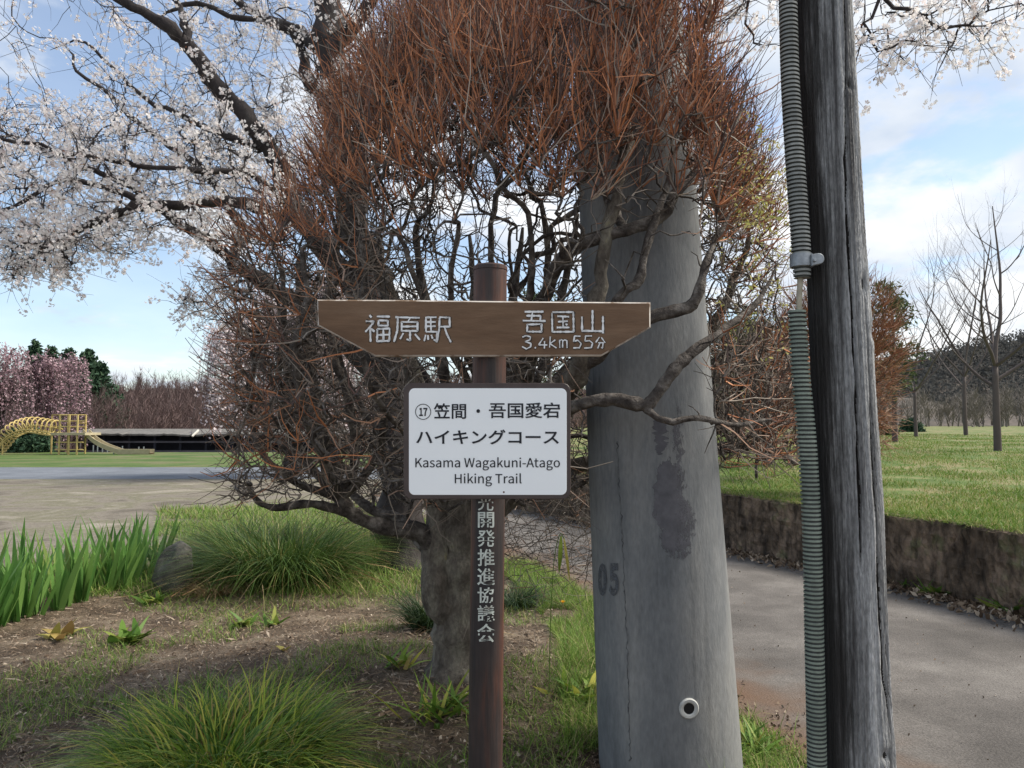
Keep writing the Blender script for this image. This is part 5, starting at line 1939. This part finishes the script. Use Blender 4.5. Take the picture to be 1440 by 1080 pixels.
# ------------------------------------------------------------------ playground slide, bush, shed
def build_playground():
    d = 37.0
    g = lambda px, py, dd=d: at(px, py, dd)
    root = empty('playground_slide', (g(95, 640)[0], d, 0), 'yellow playground slide with ladder tower and arched hoop tunnel', 'slide')
    zb = 0.0
    S = d / F
    for px, top, dd in ((73.5, 584, d + 1.2), (84.5, 583, d), (96.5, 583, d + 1.2), (109.5, 583, d), (121, 583, d + 1.2), (98, 583, d)):
        b = MB()
        t = g(px, top, dd)
        b.tube([(t[0], dd, zb), (t[0], dd, t[2])], .045, 8)
        b.child('tower_post', M['yellow'], root)
    b = MB()
    for py in (583.5, 592, 600):
        b.tube([g(73.5, py, d + 1.2), g(121, py, d + 1.2)], .03, 6)
        b.tube([g(84.5, py), g(97, py)], .03, 6)
    for dd in (d, d + 1.2):
        b.tube([g(84.5, 583.5), g(73.5, 583.5, d + 1.2)], .03, 6)
        b.tube([g(109.5, 583.5), g(121, 583.5, d + 1.2)], .03, 6)
        b.tube([g(109.5, 595), g(121, 595, d + 1.2)], .03, 6)
    b.child('guard_rail', M['yellow'], root)
    b = MB()
    a, c = g(73, 608.5), g(121, 612)
    b.box((a[0], d - .1, c[2]), (c[0], d + 1.35, a[2]), 0)
    b.child('platform', M['chute'], root)
    b = MB()
    for py in (622, 632.5):
        b.tube([g(77, py), g(117, py)], .028, 6)
    b.tube([g(82, 643), g(128, 643)], .04, 6)
    b.tube([g(63, 643.3), g(84, 643.3)], .04, 6)
    b.child('ladder_rungs', M['yellow'], root)
    # chute: U profile swept down a curve
    path = catmull([g(112, 609), g(118, 615), g(126, 622), g(138, 629), (g(152, 634.5)), g(170, 640.5), g(186, 644.5), g(198, 646.2), g(206, 646.6)], 5)
    path[:, 2] = np.maximum(path[:, 2], .06)
    prof = [(-.28, .20), (-.24, .20), (-.22, .02), (.22, .02), (.24, .20), (.28, .20), (.26, -.04), (-.26, -.04)]
    V = np.array([[(p[0], p[1] + .55 + y, p[2] + z) for y, z in prof] for p in path])
    b = MB()
    k = len(prof)
    ii = np.arange(len(path) * k).reshape(len(path), k)
    b.add(V.reshape(-1, 3), np.stack([ii[:-1], np.roll(ii, -1, 1)[:-1], np.roll(ii, -1, 1)[1:], ii[1:]], -1).reshape(-1, 4))
    b.child('chute', M['chute'], root)
    for px, py in ((154, 637), (160, 638)):
        b = MB()
        t = g(px, py)
        b.tube([(t[0], d + .4, 0), (t[0], d + .4, t[2] + .1)], .03, 6)
        b.child('chute_leg', M['steel'], root)
    # arched hoop tunnel
    arc = catmull([g(-14, 632), g(-4, 621), g(8, 608), g(22, 601), g(38, 598.5), g(56, 601), g(73, 603.5)], 8)
    b = MB()
    for dy, dz in ((-.4, -.2), (.4, -.2), (-.4, -.32), (.4, .0)):
        b.tube(arc + np.array((0, .5 + dy, dz)), .035, 6)
    b.child('tunnel_rail', M['yellow'], root)
    for i in range(1, len(arc) - 1, 3):
        c = arc[i] + np.array((0, .5, 0.05))
        T = unit(arc[i + 1] - arc[i - 1])
        n1_ = np.array((0, 1.0, 0))
        n2_ = np.cross(T, n1_)
        aa = np.linspace(0, 2 * math.pi, 21)
        b = MB()
        b.tube(np.array([c + .36 * (math.cos(w) * n2_ + 1.2 * math.sin(w) * n1_) for w in aa]), .032, 6)
        b.child('hoop', M['yellow'], root)
    for px in (-10, 2):
        b = MB()
        t = g(px, 620)
        b.tube([(t[0], d + .1, 0), (t[0], d + .1, t[2])], .035, 6)
        b.child('tunnel_leg', M['yellow'], root)


build_playground()


def leafy_bush(px0, px1, py_top, d, z0, label, m, leaf, n, name='bush'):
    a, c = at(px0, py_top, d), at(px1, py_top, d)
    cx_ = (a[0] + c[0]) / 2
    H = a[2] - z0
    root = empty(name, (cx_, d, z0), label, 'bush')
    b = MB()
    for _ in range(9):
        e = np.array((cx_, d, z0)) + np.array((rng.normal() * (c[0] - a[0]) * .22, rng.normal() * .3, H * rng.uniform(.5, .85)))
        b.tube([(cx_ + rng.normal() * .1, d, z0 - .05), (e + (cx_, d, z0)) / 2, e], [.03, .02, .008], 5)
    b.child('stems', M['bare'], root)
    dd = rdir(n)
    dd[:, 2] = np.abs(dd[:, 2])
    rr = rng.uniform(.55, 1.0, (n, 1)) * (1 + .18 * np.sin(dd[:, :1] * 7) * np.cos(dd[:, 1:2] * 6))
    C = np.array((cx_, d, z0)) + dd * rr * np.array(((c[0] - a[0]) / 2, (c[0] - a[0]) * .4, H))
    b = MB()
    leaflets(b, C, rng.uniform(.6, 1.3, n) * leaf, .55)
    b.child('foliage', m, root)


leafy_bush(2, 74, 601, 40.5, 0.0, 'dark green round bush beneath the arched hoop tunnel', M['conifer'], .11, 5200)
leafy_bush(1262, 1300, 588, 36, 1.0, 'dark low bush at the back of the lawn', M['conifer'], .08, 1200)
leafy_bush(1225, 1262, 598, 30, 0.9, 'yellow-green low bush at the back of the lawn beside the evergreen', M['evergreen'], .07, 1200)


def build_shed():
    d = 47.0
    x0, x1 = at(92, 620, d)[0], at(545, 620, d)[0]
    zb = -0.75
    root = empty('long_shed', ((x0 + x1) / 2, d, zb), 'long low dark open-fronted shed with a flat grey roof behind the slide', 'shed')
    zt, ze = at(0, 604.5, d)[2], at(0, 612.5, d)[2]
    b = MB()
    n = 80
    xs = np.linspace(x0, x1, n)
    eave = ze + rng.normal(size=n) * .03
    V = []
    for i, x in enumerate(xs):
        V += [(x, d - .5, eave[i]), (x, d - .5, eave[i] + .10), (x, d + 2.4, zt + .06), (x, d + 5.2, ze), (x, d + 5.2, ze - .1)]
    b.add(V, grid_faces(n, 5))
    b.child('roof', M['shed_roof'], root)
    b = MB()
    b.box((x0 + .2, d + 1.6, zb), (x1 - .2, d + 1.8, ze + .1))
    b.box((x0 + .2, d + 1.8, zb), (x0 + .4, d + 5, ze - .1))
    b.child('wall', M['shed_wall'], root)
    for px in range(110, 545, 36):
        b = MB()
        x = at(px, 620, d)[0]
        b.box((x - .06, d - .06, zb), (x + .06, d + .06, ze + .02))
        b.child('post', M['shed_wall'], root)
    for py in (621.5, 634.5):
        z = at(0, py, d)[2]
        b = MB()
        b.box((x0 + .3, d - .12, z - .05), (x1 - .3, d - .065, z + .06))
        b.child('rail', M['shed_rail'], root)
    b = MB()
    p, q = at(270, 613.5, d - .7), at(279, 605, d - .3)
    b.tube([p, q], .07, 6)
    o = b.build('white_stick', M['white_stick'], origin=p)
    tag(o, 'short pale stick lying slanted on the shed roof edge', 'stick')
    for px in (131, 137, 144, 151, 172, 195, 202):
        b = MB()
        t = at(px, 634, 40.2)
        b.tube([(t[0], 40.2, 0), (t[0], 40.2, .30 + .1 * rng.random())], .03, 6)
        o = b.build('stake', M['steel'], origin=(t[0], 40.2, 0))
        tag(o, 'short grey metal stake in the grass below the slide chute', 'stake', 'grey stakes in the grass by the slide')


build_shed()


# ------------------------------------------------------------------ plants of the bed
def tuft(p, n, L, w, r0, label, m, lean=(.2, .9), droop=(.6, 1.5), cat='grass clump', name='grass_clump', wind=0.0, nseg=7):
    b = MB()
    a0 = rng.uniform(0, 6.28, n)
    rr = r0 * np.sqrt(rng.random(n))
    x, y = p[0] + np.cos(a0) * rr, p[1] + np.sin(a0) * rr * .8
    base = np.stack([x, y, height(x, y) - .01], 1)
    az = a0 + rng.normal(size=n) * .7
    az = np.arctan2(np.sin(az), np.cos(az) + wind)
    blades(b, base, az, rng.uniform(.55, 1.1, n) * L, rng.uniform(.7, 1.2, n) * w, rng.uniform(*lean, n), rng.uniform(*droop, n), n=nseg)
    V = np.concatenate(b.v)
    V[:, 2] = np.maximum(V[:, 2], height(V[:, 0], V[:, 1]) + .004)
    b.v = [V]
    o = b.build(name, m, origin=(p[0], p[1], float(height(p[0], p[1]))))
    if m is not M['dry_grass']:
        b = MB()
        k = max(10, n // 40)
        i = rng.integers(0, n, k)
        blades(b, base[i] * (1, 1, 1), az[i] + rng.normal(size=k) * .3, rng.uniform(.5, .9, k) * L, rng.uniform(.7, 1.1, k) * w, rng.uniform(.4, 1.0, k), rng.uniform(.9, 1.7, k), n=nseg)
        V = np.concatenate(b.v)
        V += rng.normal(size=V.shape) * .002
        V[:, 2] = np.maximum(V[:, 2], height(V[:, 0], V[:, 1]) + .006)
        b.v = [V]
        b.build('dead_blades', M['dry_grass'], parent=o)
    return tag(o, label, cat)


g1 = gnd(318, 1085)
tuft((g1[0], g1[1] - .05), 2700, .47, .0046, .31, 'large drooping grass clump in front, yellow-green streaks in its blades', M['tuft'], lean=(.12, .8), droop=(.5, 1.35))
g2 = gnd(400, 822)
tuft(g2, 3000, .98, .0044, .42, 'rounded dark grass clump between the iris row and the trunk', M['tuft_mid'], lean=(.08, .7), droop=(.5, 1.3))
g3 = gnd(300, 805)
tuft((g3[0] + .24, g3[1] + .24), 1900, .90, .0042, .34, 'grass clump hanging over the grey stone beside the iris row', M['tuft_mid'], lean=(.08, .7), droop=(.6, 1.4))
g4 = gnd(300, 838)
tuft(g4, 260, .34, .003, .12, 'small dead tan-orange grass clump below the grey stone', M['dry_grass'])
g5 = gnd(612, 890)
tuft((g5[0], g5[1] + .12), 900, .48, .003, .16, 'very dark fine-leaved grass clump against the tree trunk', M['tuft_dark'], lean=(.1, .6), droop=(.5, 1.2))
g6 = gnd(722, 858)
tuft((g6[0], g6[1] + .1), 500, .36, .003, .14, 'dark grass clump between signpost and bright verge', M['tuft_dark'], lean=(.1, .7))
g7 = gnd(520, 790)
tuft(g7, 900, .6, .004, .45, 'loose bright green grass patch left of the tree trunk', M['grass'], lean=(.1, .7), droop=(.2, .9))


def iris_row():
    for i in range(44):
        f = (i + rng.uniform(-.3, .3)) / 44
        px = -40 + f * 275
        py = np.interp(px, [-40, 0, 120, 240], [900, 882, 850, 806]) - rng.uniform(0, 34)
        p = gnd(px, py)
        b = MB()
        nl = int(rng.integers(6, 10))
        fan = rng.uniform(-.7, .7)
        k = np.linspace(-1, 1, nl)
        base = np.stack([p[0] + k * .03 * math.cos(fan), p[1] + k * .03 * math.sin(fan), np.full(nl, p[2] - .01)], 1)
        az = np.where(k >= 0, fan, fan + math.pi) + rng.normal(size=nl) * .25
        hs = np.interp(px, [0, 240], [1.0, .88])
        blades(b, base, az, rng.uniform(.30, .72, nl) * hs, rng.uniform(.015, .026, nl), np.abs(k) * .30 + rng.uniform(0, .08, nl), rng.uniform(0, .14, nl), n=7, tipp=3.2)
        o = b.build('iris_plant', M['iris'], origin=p)
        tag(o, 'iris plant with upright sword-shaped green leaves in the row beside the gravel yard', 'iris', 'iris plants in a row along the yard edge')


iris_row()


def weed(px, py, size, n, label, m, w=.32, name='weed_plant', lean=(.5, .95), group=None):
    p = gnd(px, py)
    b = MB()
    base = np.repeat(p[None], n, 0) + rng.normal(size=(n, 3)) * np.array((size * .22, size * .22, 0))
    blades(b, base, rng.uniform(0, 6.28, n), rng.uniform(.5, 1.1, n) * size, rng.uniform(.6, 1.1, n) * size * w * .5, rng.uniform(*lean, n), rng.uniform(.1, .7, n), n=6, tipp=2.6)
    V = np.concatenate(b.v)
    V[:, 2] = np.maximum(V[:, 2], height(V[:, 0], V[:, 1]) + .006)
    b.v = [V]
    o = b.build(name, m, origin=p)
    tag(o, label, 'weed', group)


weed(85, 898, .17, 9, 'yellowing broad-leaved plant on the soil below the iris row', M['hosta'], w=.42)
weed(185, 905, .20, 26, 'bright green leafy weed on bare soil, right of the yellowing plant', M['weed'])
weed(215, 850, .17, 22, 'green leafy weed at the end of the iris row by the stone', M['weed'], w=.22)
weed(345, 880, .15, 16, 'small green weed with a yellow leaf on litter below the dead grass clump', M['weed'])
weed(380, 880, .13, 14, 'small green weed beside the one with a yellow leaf', M['weed'])
weed(405, 915, .07, 4, 'single yellow leaf plant above the big front grass clump', M['hosta'], w=.6)
weed(470, 820, .2, 26, 'low green fern-like weed at the foot of the rounded grass clump', M['weed'], w=.2)
weed(610, 1010, .24, 30, 'dark green strappy weed left of the signpost foot', M['tuft'], w=.10)
weed(640, 1000, .22, 24, 'green strappy weed right against the signpost', M['weed'], w=.10)
weed(820, 980, .2, 26, 'dark leafy weed left of the concrete pole foot', M['tuft'], w=.25)
weed(560, 940, .14, 20, 'small dark weed between the signpost and the bare litter', M['tuft'], w=.2)
weed(1062, 1062, .16, 40, 'bright moss-green weed at the right foot of the concrete pole', M['weed'], w=.14)
weed(1310, 838, .22, 30, 'green weed growing at the foot of the retaining wall', M['weed'], w=.22)
weed(1422, 862, .24, 34, 'green weed at the wall foot near the right picture edge', M['weed'], w=.22)
weed(1275, 828, .15, 22, 'small weed at the wall foot just right of the wooden pole', M['weed'], w=.22)


def dandelion():
    g = gnd(782, 885)
    root = empty('dandelion', g, 'single yellow dandelion flower on the grass verge', 'flower')
    top = at(791, 848, float(g[1]))
    b = MB()
    b.tube(smooth_path(np.array([g, (g + top) / 2 + (.01, 0, 0), top]), np.ones(3), 3, 0)[0], .002, 5)
    b.child('stem', M['weed'], root)
    b = MB()
    n = 60
    a = rng.uniform(0, 6.28, n)
    base = np.repeat(top[None], n, 0)
    blades(b, base, a, rng.uniform(.5, 1, n) * .024, np.full(n, .003), rng.uniform(.3, .98, n), rng.uniform(0, .4, n), n=3, tipp=4)
    b.child('flower_head', M['dandelion'], root)


dandelion()


def bamboo_sprig():
    g = gnd(772, 985)
    d = float(g[1])
    root = empty('bamboo_sprig', g, 'thin sprig with two hanging green leaves over the road edge', 'plant')
    b = MB()
    b.tube(catmull([g, at(774, 880, d), at(779, 790, d), at(787, 752, d), at(793, 757, d)], 4), .002, 5)
    b.child('stem', M['weed'], root)
    b = MB()
    for a_, c_, w in (((789, 754), (786, 806), .011), ((793, 757), (801, 816), .007)):
        p0, p1 = at(*a_, d - .02), at(*c_, d - .04)
        t = np.linspace(0, 1, 8)
        P = p0[None] * (1 - t)[:, None] + p1[None] * t[:, None]
        P[:, 1] -= .02 * np.sin(t * 3.14)
        W = w * np.sin(np.clip(t * .85 + .12, 0, 1) * 3.14) + .0005
        b.ribbons(P[None], W[None], np.broadcast_to(np.array((.9, .44, 0)), (1, 8, 3)))
    b.child('leaf', M['tuft'], root)


bamboo_sprig()


def rock():
    p = gnd(247, 832)
    import bmesh
    bm = bmesh.new()
    bmesh.ops.create_icosphere(bm, subdivisions=4, radius=1)
    V = np.array([v.co[:] for v in bm.verts])
    Fc = np.array([[v.index for v in f.verts] for f in bm.faces])
    bm.free()
    nrm = V.copy()
    for k in range(7):
        dv = rdir(1)[0]
        s = nrm @ dv
        V -= np.outer(np.maximum(s - .72, 0) * .9, dv)
    V += nrm * .03 * np.sin(nrm[:, :1] * 9 + 1) * np.sin(nrm[:, 2:3] * 8)
    V *= np.array((.19, .14, .31))
    b = MB()
    b.add(V + p + np.array((.0, -.02, .12)), Fc)
    tag(b.build('rock', M['stone'], origin=p, smooth=True), 'upright grey stone between the iris row and the grass clumps', 'rock')


rock()


# ------------------------------------------------------------------ loose stuff on the ground
def in_bed(x, y):
    ex = np.interp(y, rl[:, 1], rl[:, 0])
    return x < ex


def scatter_litter():
    b = MB()
    n = 95000
    y = 2.6 + 5.4 * rng.random(n) ** 1.5
    x = rng.uniform(-1, 1, n) * (y * .68) - .15
    k = in_bed(x, y)
    x, y = x[k], y[k]
    n = len(x)
    az = rng.uniform(0, 6.28, n)
    L = rng.uniform(.006, .036, n) * np.where(rng.random(n) < .15, 3.0, 1)
    W = np.where(rng.random(n) < .16, rng.uniform(.003, .008, n), rng.uniform(.0008, .002, n))
    z = height(x, y) + rng.uniform(.003, .016, n)
    c = np.stack([x, y, z], 1)
    a = np.stack([np.cos(az), np.sin(az), rng.normal(size=n) * .22], 1)
    P = np.stack([c - a * L[:, None] / 2, c + np.array((0, 0, .004)) + rng.normal(size=(n, 3)) * .003, c + a * L[:, None] / 2], 1)
    Wd = np.stack([W * .3, W, W * .2], 1)
    s = np.stack([-np.sin(az), np.cos(az), rng.normal(size=n) * .4], 1)
    b.ribbons(P, Wd, np.broadcast_to(s[:, None], P.shape))
    # leaves blown along the wall foot and the road's rim
    q = along(wq, rng.uniform(.18, .75, 3000))
    T = np.array((-.75, -.5))
    q = q + T[None] * (np.abs(rng.normal(size=(3000, 1))) * .16 + .04)
    z = height(q[:, 0], q[:, 1]) + .012 + rng.uniform(.002, .03, 3000)
    leaflets(b, np.concatenate([q, z[:, None]], 1), rng.uniform(.012, .04, 3000), .45)
    f_ = rng.uniform(.08, .6, 420)
    pb = along(rl, f_) * (w_ := rng.random((420, 1)) ** 1.5) + along(wq, f_) * (1 - w_)
    leaflets(b, np.concatenate([pb, (height(pb[:, 0], pb[:, 1]) + .016)[:, None]], 1), rng.uniform(.003, .009, 420), .7)
    e = along(rl, rng.uniform(.1, .7, 900)) + np.abs(rng.normal(size=(900, 1))) * np.array((.14, .05))
    z = height(e[:, 0], e[:, 1]) + .018
    leaflets(b, np.concatenate([e, z[:, None]], 1), rng.uniform(.004, .013, 900), .6)
    tag(b.build('leaf_litter', M['litter']), 'dry brown leaf litter and straw on the bare soil', 'leaf litter', kind='stuff')


scatter_litter()


def scatter_grass():
    b = MB()
    # bright verge between the bed and the road
    n = 42000
    y = 2.7 + 5.0 * rng.random(n) ** 1.2
    ex = np.interp(y, rl[:, 1], rl[:, 0])
    wd = np.interp(y, [2.7, 3.6, 4.6, 6, 7.7], [1.15, .85, .62, .5, .4])
    x = ex - rng.random(n) ** .8 * wd + .04
    k = vnoise(x + 40, y, 3.0, 2) > .30
    x, y = x[k], y[k]
    n = len(x)
    base = np.stack([x, y, height(x, y)], 1)
    blades(b, base, rng.uniform(0, 6.28, n), rng.uniform(.04, .13, n) * np.where(rng.random(n) < .06, 2, 1), rng.uniform(.0012, .0028, n), rng.uniform(.05, .8, n), rng.uniform(.1, 1, n), n=4)
    # sparse weeds and grass over the litter
    n = 60000
    y = 2.6 + 5.6 * rng.random(n) ** 1.4
    x = rng.uniform(-1, .5, n) * (y * .7)
    nz = vnoise(x + 40, y, 2.2, 5)
    k = in_bed(x, y) & (nz > np.where(x > -.75, .38, .46) + .16 * vnoise(x + 40, y, 6.0, 77))
    x, y = x[k], y[k]
    n = len(x)
    base = np.stack([x, y, height(x, y)], 1)
    blades(b, base, rng.uniform(0, 6.28, n), rng.uniform(.02, .11, n), rng.uniform(.001, .0028, n), rng.uniform(.1, .9, n), rng.uniform(.1, 1, n), n=4)
    # rim of the yard behind the iris row and green patch behind the clumps
    n = 26000
    x = rng.uniform(-4.6, -.4, n)
    y = rng.uniform(6.2, 10.2, n)
    k = (vnoise(x + 40, y, 1.2, 9) > .36) & (y < 8.2 + (x + 4.6) * .75 - rng.random(n) * 1.2)
    x, y = x[k], y[k]
    n = len(x)
    base = np.stack([x, y, height(x, y)], 1)
    blades(b, base, rng.uniform(0, 6.28, n), rng.uniform(.06, .20, n), rng.uniform(.002, .0045, n), rng.uniform(.1, .8, n), rng.uniform(.1, 1, n), n=4)
    n = 16000
    y = rng.uniform(7.6, 13.2, n)
    px = rng.uniform(225, 600, n)
    x = (px - 720) / F * y
    k = (vnoise(x + 40, y, .9, 19) + (px - 300) / 900 > .42) & in_bed(x, y)
    x, y = x[k], y[k]
    n = len(x)
    base = np.stack([x, y, height(x, y)], 1)
    blades(b, base, rng.uniform(0, 6.28, n), rng.uniform(.08, .24, n), rng.uniform(.003, .006, n), rng.uniform(.1, .8, n), rng.uniform(.1, 1, n), n=4)
    tag(b.build('grass', M['grass']), 'short green and straw-coloured grass on the bed and verge', 'grass', kind='stuff')
    # lawn
    b = MB()
    n = 150000
    d = 5.0 + 26 * rng.random(n) ** 1.9
    px = rng.uniform(960, 1470, n)
    x = (px - 720) / F * d
    wx = np.interp(d, wq[:, 1], wq[:, 0])
    k = x > wx + .06
    x, d = x[k], d[k]
    kk = vnoise(x + 40, d, 1.1, 13) + rng.normal(size=len(x)) * .18 + .2 * (vnoise(x + 40, d, .35, 31) - .5) > .42
    x, d = x[kk], d[kk]
    n = len(x)
    base = np.stack([x, d, lawn_z(x, d)], 1)
    blades(b, base, rng.uniform(0, 6.28, n), rng.uniform(.03, .09, n), rng.uniform(.0022, .0045, n) * np.interp(d, [5, 30], [.8, 2.2]), rng.uniform(.1, .9, n), rng.uniform(.1, 1, n), n=3)
    # fringe hanging over the wall
    q = along(wq, rng.uniform(.1, .75, 6000))
    T = unit(np.gradient(wq, axis=0)).mean(0)
    off = rng.uniform(.0, .26, (6000, 1)) * np.array((.85, .5))
    q = q + off
    base = np.concatenate([q, (lawn_z(q[:, 0], q[:, 1]) + .012)[:, None]], 1)
    az = np.where(rng.random(6000) < .55, R(205), 0) + rng.normal(size=6000) * .8
    blades(b, base, az, rng.uniform(.04, .13, 6000), rng.uniform(.002, .0035, 6000), rng.uniform(.3, .95, 6000), rng.uniform(.3, 1.5, 6000), n=4)
    tag(b.build('lawn_grass', M['lawn_blade']), 'green lawn grass with straw patches above the retaining wall', 'grass', kind='stuff')


scatter_grass()
